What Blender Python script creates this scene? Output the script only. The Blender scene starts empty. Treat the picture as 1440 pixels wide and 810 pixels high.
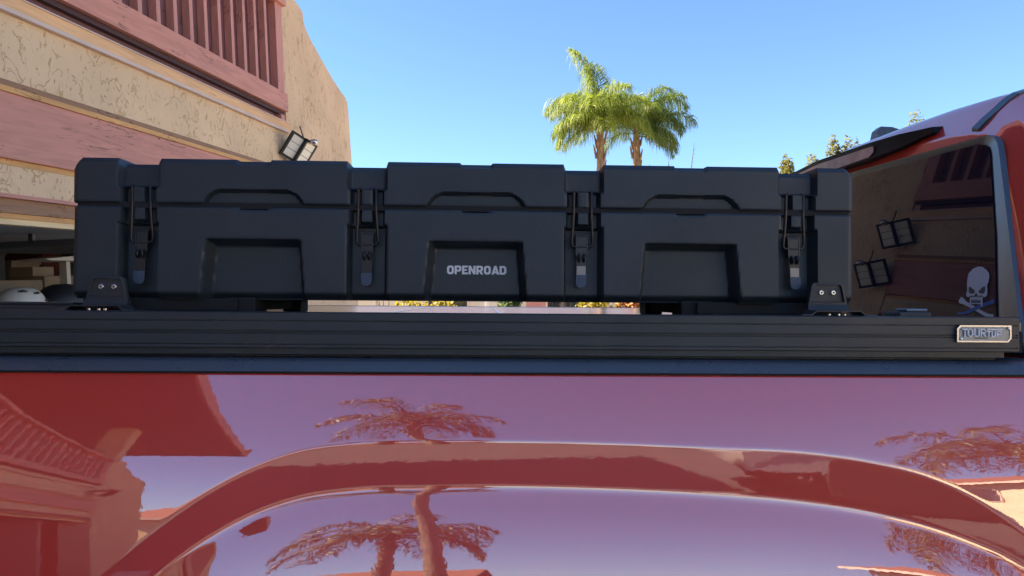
import bpy, bmesh, math, random
import numpy as np
from mathutils import Vector, Matrix
R = math.radians
random.seed(7); rng = np.random.default_rng(7)
scene = bpy.context.scene
COL = scene.collection

# ------------------------------------------------------------------ camera, sky, sun, exposure
CAM = Vector((0, 0, 1.60))
cam = bpy.data.cameras.new('camera'); cam_o = bpy.data.objects.new('camera', cam); COL.objects.link(cam_o)
cam.sensor_width = 36; cam.lens = 26.0; cam.clip_start = 0.02; cam.clip_end = 3000
_yaw, _pitch, _roll = R(2.05), math.atan(17 / 1040), 0.008
fw = Vector((math.sin(_yaw) * math.cos(_pitch), math.cos(_yaw) * math.cos(_pitch), math.sin(_pitch)))
r0 = Vector((math.cos(_yaw), -math.sin(_yaw), 0)); u0 = r0.cross(fw)
rr = r0 * math.cos(_roll) + u0 * math.sin(_roll); uu = u0 * math.cos(_roll) - r0 * math.sin(_roll)
cam_o.matrix_world = Matrix(((rr.x, uu.x, -fw.x, CAM.x), (rr.y, uu.y, -fw.y, CAM.y), (rr.z, uu.z, -fw.z, CAM.z), (0, 0, 0, 1)))
scene.camera = cam_o

SUN_EL, SUN_AZ = R(43), R(-86)          # azimuth from +Y towards +X; the sun stands behind the garage, to the left
world = bpy.data.worlds.new('World'); scene.world = world; world.use_nodes = True
wn = world.node_tree
bg = wn.nodes['Background']; sky = wn.nodes.new('ShaderNodeTexSky')
sky.sky_type = 'NISHITA'; sky.sun_disc = False; sky.sun_elevation = SUN_EL; sky.sun_rotation = SUN_AZ
sky.air_density = 1.0; sky.dust_density = 0.0; sky.ozone_density = 7.0; sky.altitude = 100
wn.links.new(sky.outputs[0], bg.inputs[0]); bg.inputs[1].default_value = 0.052
sun = bpy.data.lights.new('sun', 'SUN'); sun_o = bpy.data.objects.new('sun', sun); COL.objects.link(sun_o)
sun.energy = 5.0; sun.angle = R(0.55); sun.color = (1.0, 0.84, 0.64)
to_sun = Vector((math.sin(SUN_AZ) * math.cos(SUN_EL), math.cos(SUN_AZ) * math.cos(SUN_EL), math.sin(SUN_EL)))
sun_o.rotation_euler = to_sun.to_track_quat('Z', 'Y').to_euler()
vs = scene.view_settings
vs.view_transform = 'Standard'; vs.look = 'None'; vs.gamma = 1; vs.use_curve_mapping = False; vs.exposure = 2.42

# ------------------------------------------------------------------ materials
MATS = {}
def nd(nt, t, **kw):
    n = nt.nodes.new(t)
    for k, v in kw.items():
        if hasattr(n, k): setattr(n, k, v)
        else: n.inputs[k].default_value = v
    return n
def mat(name, col, rough=0.5, metal=0.0, var=0.0, vscale=6.0, bump=0.0, bscale=60.0, coat=0.0, coat_ior=1.5, ior=1.5,
        stretch=None, transl=0.0, spec=0.5, detail=5.0, space='Object', rvar=0.0, peel=0.0):
    m = bpy.data.materials.new(name); m.use_nodes = True; nt = m.node_tree
    b = nt.nodes['Principled BSDF']
    b.inputs['Roughness'].default_value = rough; b.inputs['Metallic'].default_value = metal
    b.inputs['IOR'].default_value = ior; b.inputs['Specular IOR Level'].default_value = spec
    b.inputs['Coat Weight'].default_value = coat; b.inputs['Coat IOR'].default_value = coat_ior; b.inputs['Coat Roughness'].default_value = 0.015
    c = (*col, 1)
    b.inputs['Base Color'].default_value = c
    tc = nd(nt, 'ShaderNodeTexCoord'); mp = nd(nt, 'ShaderNodeMapping')
    if stretch: mp.inputs['Scale'].default_value = stretch
    nt.links.new(tc.outputs[space], mp.inputs[0])
    if var > 0:
        n = nd(nt, 'ShaderNodeTexNoise'); n.inputs['Scale'].default_value = vscale; n.inputs['Detail'].default_value = detail
        nt.links.new(mp.outputs[0], n.inputs['Vector'])
        rp = nd(nt, 'ShaderNodeValToRGB')
        rp.color_ramp.elements[0].position = 0.3; rp.color_ramp.elements[1].position = 0.72
        rp.color_ramp.elements[0].color = (*[x * (1 - var) for x in col], 1)
        rp.color_ramp.elements[1].color = (*[min(1, x * (1 + var)) for x in col], 1)
        nt.links.new(n.outputs[0], rp.inputs[0]); nt.links.new(rp.outputs[0], b.inputs['Base Color'])
    if bump > 0:
        n2 = nd(nt, 'ShaderNodeTexNoise'); n2.inputs['Scale'].default_value = bscale; n2.inputs['Detail'].default_value = 6
        nt.links.new(mp.outputs[0], n2.inputs['Vector'])
        bp = nd(nt, 'ShaderNodeBump'); bp.inputs['Strength'].default_value = bump; bp.inputs['Distance'].default_value = 0.01
        nt.links.new(n2.outputs[0], bp.inputs['Height']); nt.links.new(bp.outputs[0], b.inputs['Normal'])
    if rvar > 0:                              # dusty and rubbed patches
        n5 = nd(nt, 'ShaderNodeTexNoise'); n5.inputs['Scale'].default_value = 5; n5.inputs['Detail'].default_value = 8; n5.inputs['Roughness'].default_value = 0.65
        nt.links.new(tc.outputs[space], n5.inputs['Vector'])
        mr = nd(nt, 'ShaderNodeMapRange'); mr.inputs[1].default_value = 0.3; mr.inputs[2].default_value = 0.7; mr.inputs[3].default_value = rough - rvar; mr.inputs[4].default_value = rough + rvar
        nt.links.new(n5.outputs[0], mr.inputs[0]); nt.links.new(mr.outputs[0], b.inputs['Roughness'])
    if peel > 0:                              # orange peel in the clear coat
        n6 = nd(nt, 'ShaderNodeTexNoise'); n6.inputs['Scale'].default_value = 95; n6.inputs['Detail'].default_value = 1
        nt.links.new(tc.outputs[space], n6.inputs['Vector'])
        b6 = nd(nt, 'ShaderNodeBump'); b6.inputs['Strength'].default_value = peel; b6.inputs['Distance'].default_value = 0.01
        nt.links.new(n6.outputs[0], b6.inputs['Height']); nt.links.new(b6.outputs[0], b.inputs['Coat Normal'])
    if transl > 0:
        tr = nd(nt, 'ShaderNodeBsdfTranslucent'); tr.inputs[0].default_value = (*[min(1, x * 1.6) for x in col], 1)
        mx = nd(nt, 'ShaderNodeMixShader'); mx.inputs[0].default_value = transl
        out = nt.nodes['Material Output']
        nt.links.new(b.outputs[0], mx.inputs[1]); nt.links.new(tr.outputs[0], mx.inputs[2]); nt.links.new(mx.outputs[0], out.inputs[0])
    MATS[name] = m
    return m

def stucco_mat(name, col, streak=0.62):
    """skip-trowel stucco: raised flats, broken trowel edges, pits"""
    m = mat(name, col, rough=0.95, spec=0.15); nt = m.node_tree; b = nt.nodes['Principled BSDF']
    tc = nd(nt, 'ShaderNodeTexCoord'); mp = nd(nt, 'ShaderNodeMapping'); mp.inputs['Scale'].default_value = (1, 1, streak)
    nt.links.new(tc.outputs['Object'], mp.inputs[0])
    wob = nd(nt, 'ShaderNodeTexNoise'); wob.inputs['Scale'].default_value = 9; wob.inputs['Detail'].default_value = 4
    nt.links.new(mp.outputs[0], wob.inputs[0])
    add = nd(nt, 'ShaderNodeMixRGB', blend_type='ADD'); add.inputs[0].default_value = 0.14
    nt.links.new(mp.outputs[0], add.inputs[1]); nt.links.new(wob.outputs[1], add.inputs[2])
    n1 = nd(nt, 'ShaderNodeTexNoise'); n1.inputs['Scale'].default_value = 6.5; n1.inputs['Detail'].default_value = 2; n1.inputs['Distortion'].default_value = 0.6
    nt.links.new(add.outputs[0], n1.inputs[0])
    r1 = nd(nt, 'ShaderNodeValToRGB'); e = r1.color_ramp.elements                     # thin torn trowel edges: steep on one side
    e[0].position = 0.44; e[0].color = (1, 1, 1, 1); e[1].position = 0.452; e[1].color = (0.1, 0.1, 0.1, 1)
    e3 = e.new(0.468); e3.color = (1, 1, 1, 1)
    nt.links.new(n1.outputs[0], r1.inputs[0])
    gn = nd(nt, 'ShaderNodeTexNoise'); gn.inputs['Scale'].default_value = 7.5; nt.links.new(tc.outputs['Object'], gn.inputs[0])
    gr = nd(nt, 'ShaderNodeValToRGB'); gr.color_ramp.elements[0].position = 0.42; gr.color_ramp.elements[1].position = 0.50; nt.links.new(gn.outputs[0], gr.inputs[0])
    gate = nd(nt, 'ShaderNodeMixRGB'); gate.inputs[1].default_value = (1, 1, 1, 1)
    nt.links.new(gr.outputs[0], gate.inputs[0]); nt.links.new(r1.outputs[0], gate.inputs[2]); r1 = gate
    n2 = nd(nt, 'ShaderNodeTexNoise'); n2.inputs['Scale'].default_value = 42; n2.inputs['Detail'].default_value = 5
    nt.links.new(add.outputs[0], n2.inputs[0])
    r2 = nd(nt, 'ShaderNodeValToRGB'); r2.color_ramp.elements[0].position = 0.30; r2.color_ramp.elements[1].position = 0.37
    nt.links.new(n2.outputs[0], r2.inputs[0])
    mul = nd(nt, 'ShaderNodeMath', operation='MULTIPLY'); nt.links.new(r1.outputs[0], mul.inputs[0]); nt.links.new(r2.outputs[0], mul.inputs[1])
    ad2 = nd(nt, 'ShaderNodeMath', operation='MULTIPLY_ADD'); ad2.inputs[1].default_value = 0.45
    nt.links.new(n2.outputs[0], ad2.inputs[0]); nt.links.new(mul.outputs[0], ad2.inputs[2])
    bp = nd(nt, 'ShaderNodeBump'); bp.inputs['Strength'].default_value = 0.62; bp.inputs['Distance'].default_value = 0.012
    nt.links.new(ad2.outputs[0], bp.inputs['Height']); nt.links.new(bp.outputs[0], b.inputs['Normal'])
    n3 = nd(nt, 'ShaderNodeTexNoise'); n3.inputs['Scale'].default_value = 1.6; n3.inputs['Detail'].default_value = 6
    nt.links.new(tc.outputs['Object'], n3.inputs[0])
    rp = nd(nt, 'ShaderNodeValToRGB'); rp.color_ramp.elements[0].position = 0.3; rp.color_ramp.elements[1].position = 0.7
    rp.color_ramp.elements[0].color = (*[x * 0.86 for x in col], 1); rp.color_ramp.elements[1].color = (*[min(1, x * 1.06) for x in col], 1)
    nt.links.new(n3.outputs[0], rp.inputs[0])
    dm = nd(nt, 'ShaderNodeMixRGB', blend_type='MULTIPLY'); dm.inputs[0].default_value = 1.0
    mk = nd(nt, 'ShaderNodeValToRGB'); mk.color_ramp.elements[0].color = (0.78, 0.69, 0.59, 1); mk.color_ramp.elements[1].color = (1, 1, 1, 1)
    nt.links.new(mul.outputs[0], mk.inputs[0])
    nt.links.new(rp.outputs[0], dm.inputs[1]); nt.links.new(mk.outputs[0], dm.inputs[2])
    nt.links.new(dm.outputs[0], b.inputs['Base Color'])
    return m

def wood_mat(name, col, axis='X', rough=0.6):
    """painted timber: long grain, a few cracks and dents"""
    m = mat(name, col, rough=rough, spec=0.3); nt = m.node_tree; b = nt.nodes['Principled BSDF']
    tc = nd(nt, 'ShaderNodeTexCoord'); mp = nd(nt, 'ShaderNodeMapping')
    mp.inputs['Scale'].default_value = {'X': (0.9, 9, 9), 'Z': (9, 9, 0.9)}[axis]
    nt.links.new(tc.outputs['Object'], mp.inputs[0])
    n = nd(nt, 'ShaderNodeTexNoise'); n.inputs['Scale'].default_value = 2.6; n.inputs['Detail'].default_value = 8; n.inputs['Distortion'].default_value = 1.2
    nt.links.new(mp.outputs[0], n.inputs[0])
    rp = nd(nt, 'ShaderNodeValToRGB')
    rp.color_ramp.elements[0].position = 0.25; rp.color_ramp.elements[1].position = 0.7
    rp.color_ramp.elements[0].color = (*[x * 0.80 for x in col], 1); rp.color_ramp.elements[1].color = (*[min(1, x * 1.1) for x in col], 1)
    nt.links.new(n.outputs[0], rp.inputs[0])
    n2 = nd(nt, 'ShaderNodeTexNoise'); n2.inputs['Scale'].default_value = 1.7; n2.inputs['Detail'].default_value = 3; n2.inputs['Distortion'].default_value = 2.0
    nt.links.new(mp.outputs[0], n2.inputs[0])
    cr = nd(nt, 'ShaderNodeValToRGB'); e = cr.color_ramp.elements
    e[0].position = 0.485; e[0].color = (1, 1, 1, 1); e[1].position = 0.5; e[1].color = (0.25, 0.25, 0.25, 1)
    e3 = e.new(0.512); e3.color = (1, 1, 1, 1)
    nt.links.new(n2.outputs[0], cr.inputs[0])
    n4 = nd(nt, 'ShaderNodeTexNoise'); n4.inputs['Scale'].default_value = 2.2; nt.links.new(tc.outputs['Object'], n4.inputs[0])
    gt = nd(nt, 'ShaderNodeMath', operation='GREATER_THAN'); gt.inputs[1].default_value = 0.55; nt.links.new(n4.outputs[0], gt.inputs[0])
    mx = nd(nt, 'ShaderNodeMixRGB', blend_type='MULTIPLY'); nt.links.new(gt.outputs[0], mx.inputs[0])
    nt.links.new(rp.outputs[0], mx.inputs[1]); nt.links.new(cr.outputs[0], mx.inputs[2])
    nt.links.new(mx.outputs[0], b.inputs['Base Color'])
    bp = nd(nt, 'ShaderNodeBump'); bp.inputs['Strength'].default_value = 0.5; bp.inputs['Distance'].default_value = 0.004
    nt.links.new(n.outputs[0], bp.inputs['Height']); nt.links.new(bp.outputs[0], b.inputs['Normal'])
    return m

stucco_mat('stucco', (0.78, 0.555, 0.335))
stucco_mat('stucco_wing', (0.73, 0.515, 0.32), 0.34)
stucco_mat('stucco_cream', (0.72, 0.62, 0.45))
wood_mat('red_wood', (0.61, 0.27, 0.195))
wood_mat('red_wood_post', (0.60, 0.27, 0.21), 'Z')
wood_mat('red_wood_shaded', (0.185, 0.085, 0.085), 'Z')  # balcony panel: same red paint, its shade behind the balusters put into the colour
wood_mat('dark_maroon', (0.085, 0.038, 0.038))
wood_mat('tan_trim', (0.80, 0.47, 0.22))
wood_mat('brown_trim', (0.34, 0.18, 0.095))
wood_mat('ochre_trim', (0.70, 0.37, 0.13))
wood_mat('pale_trim', (0.86, 0.63, 0.33))
mat('white_trim', (0.66, 0.50, 0.41), 0.6, var=0.1)
mat('red_paint', (0.80, 0.052, 0.030), 0.42, var=0.0, coat=1.0, coat_ior=3.0, peel=0.0022)
mat('box_plastic', (0.025, 0.033, 0.041), 0.42, var=0.14, vscale=7, bump=0.10, bscale=420, rvar=0.10)
mat('cap_plastic', (0.060, 0.072, 0.090), 0.30, bump=0.14, bscale=900, ior=1.7, var=0.03, vscale=2, rvar=0.06)
mat('rail_black', (0.030, 0.037, 0.045), 0.40, var=0.14, vscale=9, bump=0.08, bscale=600, rvar=0.14)
mat('bracket_black', (0.035, 0.037, 0.042), 0.42, bump=0.08, bscale=800)
mat('rubber_black', (0.012, 0.012, 0.013), 0.8)
mat('latch_black', (0.012, 0.012, 0.015), 0.32)
mat('pad_blue', (0.045, 0.075, 0.13), 0.40)
mat('steel', (0.62, 0.62, 0.63), 0.25, metal=1.0)
mat('spring_steel', (0.30, 0.27, 0.25), 0.45, metal=0.6)
mat('badge_metal', (0.24, 0.265, 0.30), 0.42, metal=0.9, bump=0.04, bscale=500)
mat('letter_light', (0.80, 0.82, 0.85), 0.4)
mat('letter_dark', (0.03, 0.03, 0.04), 0.5)
mat('deck_black', (0.018, 0.019, 0.022), 0.16, bump=0.02, bscale=90, ior=1.6)
mat('tint_glass', (0.007, 0.010, 0.024), 0.012, ior=1.31)
mat('seal_black', (0.045, 0.058, 0.08), 0.24, ior=1.8)
mat('housing_black', (0.014, 0.016, 0.022), 0.55, spec=0.3)
mat('decal_white', (0.64, 0.63, 0.66), 0.6)
mat('decal_blue', (0.012, 0.085, 0.34), 0.5)
mat('decal_grey', (0.10, 0.10, 0.12), 0.6)
mat('lens_grey', (0.62, 0.54, 0.55), 0.12, var=0.15, vscale=30, coat=0.6)
mat('tyre', (0.02, 0.02, 0.02), 0.8, bump=0.2, bscale=60)
mat('rim', (0.62, 0.62, 0.63), 0.35, metal=0.15)
mat('concrete', (0.46, 0.40, 0.33), 0.9, var=0.16, vscale=1.3, bump=0.25, bscale=40)
mat('earth', (0.30, 0.25, 0.18), 0.95, var=0.25, vscale=0.4, bump=0.3, bscale=6)
mat('asphalt', (0.034, 0.034, 0.036), 0.9, var=0.2, vscale=2, bump=0.3, bscale=80)
mat('roof_tile', (0.21, 0.075, 0.05), 0.8, var=0.3, vscale=5, bump=0.6, bscale=16)
mat('pane', (0.02, 0.025, 0.03), 0.03, ior=1.8)
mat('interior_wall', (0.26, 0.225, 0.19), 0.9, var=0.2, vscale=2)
mat('door_grey', (0.30, 0.31, 0.30), 0.6, var=0.06, vscale=3)
mat('track_steel', (0.10, 0.105, 0.115), 0.5, metal=0.3)
mat('carton', (0.27, 0.20, 0.13), 0.85, var=0.12, vscale=5)
mat('cloth_grey', (0.09, 0.09, 0.10), 0.9)
mat('helmet_white', (0.72, 0.66, 0.56), 0.35, var=0.06, vscale=8)
mat('helmet_black', (0.012, 0.012, 0.014), 0.5)
mat('table_top', (0.55, 0.51, 0.44), 0.6)
mat('red_plastic', (0.14, 0.035, 0.03), 0.5)
mat('lamp_white', (0.86, 0.80, 0.64), 0.35, var=0.08, vscale=120, coat=0.3)
mat('lamp_black', (0.014, 0.014, 0.017), 0.4)
mat('palm_leaf', (0.150, 0.195, 0.024), 0.5, var=0.4, vscale=1.3, transl=0.5)
mat('palm_leaf_dark', (0.105, 0.15, 0.024), 0.5, var=0.4, vscale=1.3, transl=0.48)
mat('palm_leaf_backlit', (0.055, 0.058, 0.016), 0.5, var=0.5, vscale=1.3, transl=0.3)  # camera-side palms: backlit darkness put into the leaf colour
mat('palm_trunk_backlit', (0.13, 0.095, 0.07), 0.9, var=0.35, vscale=7, bump=0.6, bscale=18)  # trunk of those palms, also darkened in colour to look backlit
mat('palm_trunk', (0.24, 0.15, 0.085), 0.9, var=0.35, vscale=7, bump=0.6, bscale=18)
mat('post_white', (0.7, 0.68, 0.62), 0.6, var=0.05)
mat('leaf_olive', (0.13, 0.125, 0.024), 0.6, var=0.4, vscale=2, transl=0.55)
mat('leaf_green', (0.05, 0.085, 0.016), 0.6, var=0.4, vscale=3, transl=0.3)
mat('leaf_yellow', (0.22, 0.18, 0.02), 0.6, var=0.3, vscale=3, transl=0.35)
mat('leaf_orange', (0.30, 0.11, 0.016), 0.6, var=0.3, vscale=3, transl=0.3)
mat('bark', (0.11, 0.08, 0.055), 0.9, bump=0.5, bscale=30)
mat('bone_wall', (0.62, 0.55, 0.44), 0.9, var=0.1, vscale=2)
mat('pink_door', (0.45, 0.20, 0.17), 0.6, var=0.1)
mat('car_silver', (0.22, 0.21, 0.21), 0.35, coat=1.0)
mat('car_white', (0.7, 0.7, 0.68), 0.35, coat=1.0)
M = MATS
M['tint_glass'].node_tree.nodes['Principled BSDF'].inputs['Specular Tint'].default_value = (0.58, 0.66, 1.0, 1)

# ------------------------------------------------------------------ mesh helpers
class MB:
    def __init__(s): s.v = []; s.f = []
    def add(s, vs, fs):
        o = len(s.v); s.v += [tuple(p) for p in vs]; s.f += [tuple(i + o for i in f) for f in fs]; return s
    def box(s, x0, x1, y0, y1, z0, z1, b=0.0):
        """box, with chamfered edges when b > 0"""
        if b <= 0:
            return s.add([(x, y, z) for x in (x0, x1) for y in (y0, y1) for z in (z0, z1)],
                         [(0, 1, 3, 2), (4, 6, 7, 5), (0, 4, 5, 1), (2, 3, 7, 6), (0, 2, 6, 4), (1, 5, 7, 3)])
        bm = bmesh.new(); bmesh.ops.create_cube(bm, size=1)
        for w in bm.verts: w.co = Vector(((x0 + x1) / 2 + w.co.x * (x1 - x0), (y0 + y1) / 2 + w.co.y * (y1 - y0), (z0 + z1) / 2 + w.co.z * (z1 - z0)))
        bmesh.ops.bevel(bm, geom=list(bm.edges), offset=b, segments=2, profile=0.6, affect='EDGES')
        bm.verts.index_update()
        s.add([w.co.copy() for w in bm.verts], [[w.index for w in f.verts] for f in bm.faces]); bm.free(); return s
    def prism(s, poly, a0, a1, axis='y', close=True):
        """poly: 2-D outline; axis y: (x, z), axis x: (y, z), axis z: (x, y)"""
        n = len(poly)
        def P(p, a): return {'y': (p[0], a, p[1]), 'x': (a, p[0], p[1]), 'z': (p[0], p[1], a)}[axis]
        vs = [P(p, a0) for p in poly] + [P(p, a1) for p in poly]
        fs = [tuple(range(n)), tuple(range(2 * n - 1, n - 1, -1))] + [(i, (i + 1) % n + 0, (i + 1) % n + n, i + n)[::-1] for i in range(n)]
        return s.add(vs, fs)
    def tube(s, pts, rad, n=8, cap=True, closed=False):
        pts = [Vector(p) for p in pts]; rads = rad if hasattr(rad, '__len__') else [rad] * len(pts)
        vs, fs = [], []; m = len(pts); ref = None
        for i, p in enumerate(pts):
            a = pts[(i - 1) % m] if (i or closed) else p; b = pts[(i + 1) % m] if (i < m - 1 or closed) else p
            d = (b - a).normalized()
            if ref is None: ref = d.orthogonal()
            ref = (ref - d * ref.dot(d)).normalized(); q = d.cross(ref)
            for k in range(n):
                t = 2 * math.pi * k / n; vs.append(p + (ref * math.cos(t) + q * math.sin(t)) * rads[i])
        for i in range(m if closed else m - 1):
            j = (i + 1) % m
            for k in range(n):
                k2 = (k + 1) % n; fs.append((i * n + k, i * n + k2, j * n + k2, j * n + k))
        if cap and not closed: fs += [tuple(range(n))[::-1], tuple((m - 1) * n + k for k in range(n))]
        return s.add(vs, fs)
    def lathe(s, prof, c=(0, 0, 0), ax='z', n=24):
        """prof: (radius, height) list"""
        vs, fs = [], []
        for (r, h) in prof:
            for k in range(n):
                t = 2 * math.pi * k / n; a, b = r * math.cos(t), r * math.sin(t)
                p = {'z': (a, b, h), 'y': (a, h, b), 'x': (h, a, b)}[ax]
                vs.append((c[0] + p[0], c[1] + p[1], c[2] + p[2]))
        for i in range(len(prof) - 1):
            for k in range(n):
                k2 = (k + 1) % n; fs.append((i * n + k, i * n + k2, (i + 1) * n + k2, (i + 1) * n + k))
        fs += [tuple(range(n))[::-1], tuple((len(prof) - 1) * n + k for k in range(n))]
        return s.add(vs, fs)
    def build(s, name, m, parent=None, smooth=None, fix=True):
        me = bpy.data.meshes.new(name); me.from_pydata([tuple(p) for p in s.v], [], s.f); me.validate()
        if fix:
            bm = bmesh.new(); bm.from_mesh(me); bmesh.ops.recalc_face_normals(bm, faces=bm.faces); bm.to_mesh(me); bm.free()
        if smooth is not None:
            me.polygons.foreach_set('use_smooth', [True] * len(me.polygons)); me.set_sharp_from_angle(angle=R(smooth))
        me.materials.append(M[m] if isinstance(m, str) else m)
        o = bpy.data.objects.new(name, me); COL.objects.link(o)
        if parent: o.parent = parent
        return o
def tag(o, label, cat, group=None, kind=None):
    if label: o['label'] = label
    if cat: o['category'] = cat
    if group: o['group'] = group
    if kind: o['kind'] = kind
    return o
def empty(name, loc=(0, 0, 0), label=None, cat=None, group=None, rz=0):
    o = bpy.data.objects.new(name, None); COL.objects.link(o); o.location = loc; o.rotation_euler = (0, 0, rz); o.empty_display_size = 0.2
    return tag(o, label, cat, group)
def struct(o): o['kind'] = 'structure'; return o
def copy_tree(o, parent=None, label=None):
    c = o.copy(); COL.objects.link(c); c.parent = parent
    if label: c['label'] = label
    for ch in o.children:
        copy_tree(ch, c)
    return c
def sstep(x): x = np.clip(x, 0, 1); return x * x * (3 - 2 * x)
def grid_faces(nu, nv): return [(j * nu + i, j * nu + i + 1, (j + 1) * nu + i + 1, (j + 1) * nu + i) for j in range(nv - 1) for i in range(nu - 1)]

# ------------------------------------------------------------------ ground
struct(MB().box(-600, 600, -600, 600, -1.0, -0.02).build('ground', 'earth'))
struct(MB().box(-7, 27, -3.5, 14, -0.3, 0.0).build('driveway', 'concrete'))
struct(MB().box(-40, 27, -60, -3.51, -0.3, -0.004).build('court', 'asphalt'))
struct(MB().box(27.2, 35, -200, 200, -0.3, 0.0).build('road', 'asphalt'))

# ------------------------------------------------------------------ garage building (leaning frame: the driveway falls away from it)
U = Vector((0.16387, 0.98567, 0.04011)).normalized(); V = Vector((-0.04867, -0.03253, 0.99829)); V = (V - U * V.dot(U)).normalized()
INW = V.cross(U)                               # into the building
P0 = Vector((-2.4337, 3.7774, 2.3692))
house = empty('garage_building')
house.matrix_world = Matrix(((U.x, INW.x, V.x, P0.x), (U.y, INW.y, V.y, P0.y), (U.z, INW.z, V.z, P0.z), (0, 0, 0, 1)))
tag(house, 'tan stucco garage building with red timber balcony and open garage bays', 'building')
SC = -3.15                                     # middle of the facade
def mir(s): return 2 * SC - s
S0, S1 = mir(3.4), 3.4
G = -3.0
def hp(name, m, *b, bev=0.0, smooth=None): return MB().box(*b, bev).build(name, m, house, smooth)
hp('stucco_band', 'stucco', S0, S1 - .002, 0.0, 0.30, 0.327, 0.666)
hp('ledge_trim', 'tan_trim', S0, S1 + .06, -0.022, 0.25, 0.690, 0.760)
hp('ledge_drip', 'white_trim', S0, S1 + .01, -0.034, 0.0, 0.667, 0.689)
hp('ledge_edge', 'white_trim', S0, S1 + .05, -0.030, 0.10, 0.7605, 0.768)
hp('drip_trim', 'brown_trim', S0, S1, -0.004, 0.2, 0.291, 0.3265)
hp('drip_trim', 'ochre_trim', S0, S1, -0.020, 0.2, 0.262, 0.2905)
hp('beam', 'red_wood', S0, S1, -0.012, 0.22, -0.075, 0.2615, bev=0.006)
hp('header_trim', 'ochre_trim', S0, S1, 0.012, 0.2, -0.105, -0.0755)
hp('header_band', 'stucco', S0, S1, 0.014, 0.2, -0.252, -0.1055)
hp('header_trim', 'red_wood', S0, S1, -0.004, 0.2, -0.272, -0.2525)
hp('header_board', 'brown_trim', S0, S1, 0.030, 0.2, -0.345, -0.2725)
hp('header_trim', 'ochre_trim', S0, S1, 0.045, 0.2, -0.372, -0.3455)
hp('door_stop', 'pale_trim', S0, S1, 0.055, 0.12, -0.402, -0.3725)
# wings with the curved, flared outline
wing = [(3.4, G), (5.22, G), (5.20, 0.66), (5.16, 1.25), (5.14, 1.35), (5.07, 1.40), (4.95, 1.43), (4.67, 1.52), (4.337, 1.664), (4.10, 1.766), (3.98, 1.84), (3.93, 1.90), (3.91, 2.0), (3.80, 2.03), (3.69, 2.05), (3.66, 2.3), (3.66, 3.4), (3.4, 3.4)]
MB().prism(wing, -0.001, 0.30).build('wing_wall', 'stucco_wing', house)
MB().prism([(mir(a), b) for a, b in wing], -0.001, 0.30).build('wing_wall', 'stucco_wing', house)
# piers between bays, side and rear walls
for sc_ in (SC + 2.2, SC - 2.2): hp('pier', 'stucco', sc_ - 0.25, sc_ + 0.25, 0.03, 0.45, G, -0.402)
hp('side_wall', 'stucco', 4.6, 4.85, 0.301, 8, G, 0.9); hp('side_wall', 'stucco', mir(4.85), mir(4.6), 0.301, 8, G, 0.9)
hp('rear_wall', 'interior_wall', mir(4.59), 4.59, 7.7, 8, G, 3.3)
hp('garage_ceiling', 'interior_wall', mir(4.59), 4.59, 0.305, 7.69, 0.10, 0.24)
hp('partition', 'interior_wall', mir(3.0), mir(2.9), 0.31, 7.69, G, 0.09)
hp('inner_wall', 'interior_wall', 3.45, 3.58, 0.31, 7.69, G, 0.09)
# balcony
hp('rail_board', 'red_wood', S0, S1 - .004, -0.030, 0.012, 0.868, 1.04, bev=0.004)
hp('rail_batten', 'dark_maroon', S0, S1 - .006, 0.0125, 0.05, 0.835, 0.868)
hp('balcony_front', 'red_wood_shaded', S0, S1 - .006, 0.055, 0.09, 0.80, 1.86)
hp('balcony_sill', 'dark_maroon', S0, S1 - .006, 0.10, 0.14, 0.761, 0.80)
hp('handrail', 'red_wood', S0, S1 - .004, -0.055, 0.11, 1.865, 1.925, bev=0.006)
n_bal = 0
s = 3.145
bal = None
while s > S0 + 0.1:
    if bal is None:
        bal = MB().box(-0.0225, 0.0225, -0.006, 0.052, 1.0405, 1.8645).build('baluster', 'red_wood_post', house); bal.location = (s - 0.105, 0, 0)
    else:
        b2 = bal.copy(); COL.objects.link(b2); b2.location = (s - 0.105, 0, 0)
    s -= 0.2055
hp('end_post', 'red_wood_post', 3.235, 3.375, -0.012, 0.10, 1.0405, 1.8645)
hp('end_post', 'red_wood_post', mir(3.375), mir(3.235), -0.012, 0.10, 1.0405, 1.8645)
hp('post_foot', 'red_wood_post', 3.30, 3.37, 0.0, 0.06, 0.769, 0.834)
hp('balcony_floor', 'interior_wall', S0, S1, 0.20, 1.6, 0.55, 0.66)
hp('upper_wall', 'stucco', S0 - .3, S1 + .25, 1.6, 1.85, 0.50, 3.6)
hp('upper_side_wall', 'stucco', S1, S1 + .25, 1.851, 7.69, 0.95, 3.6); hp('upper_side_wall', 'stucco', S0 - .25, S0, 1.851, 7.69, 0.95, 3.6)
for sw in (1.6, -1.4, -4.9, -7.9):
    w = hp('window', 'pane', sw - 0.75, sw + 0.75, 1.575, 1.599, 1.15, 2.9)
    for (a, b, c, d) in ((-0.85, -0.75, 1.05, 3.0), (0.75, 0.85, 1.05, 3.0), (-0.75, 0.75, 1.05, 1.15), (-0.75, 0.75, 2.9, 3.0), (-0.03, 0.03, 1.15, 2.9)):
        MB().box(sw + a, sw + b, 1.55, 1.598, c, d).build('frame', 'white_trim', w)
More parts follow.
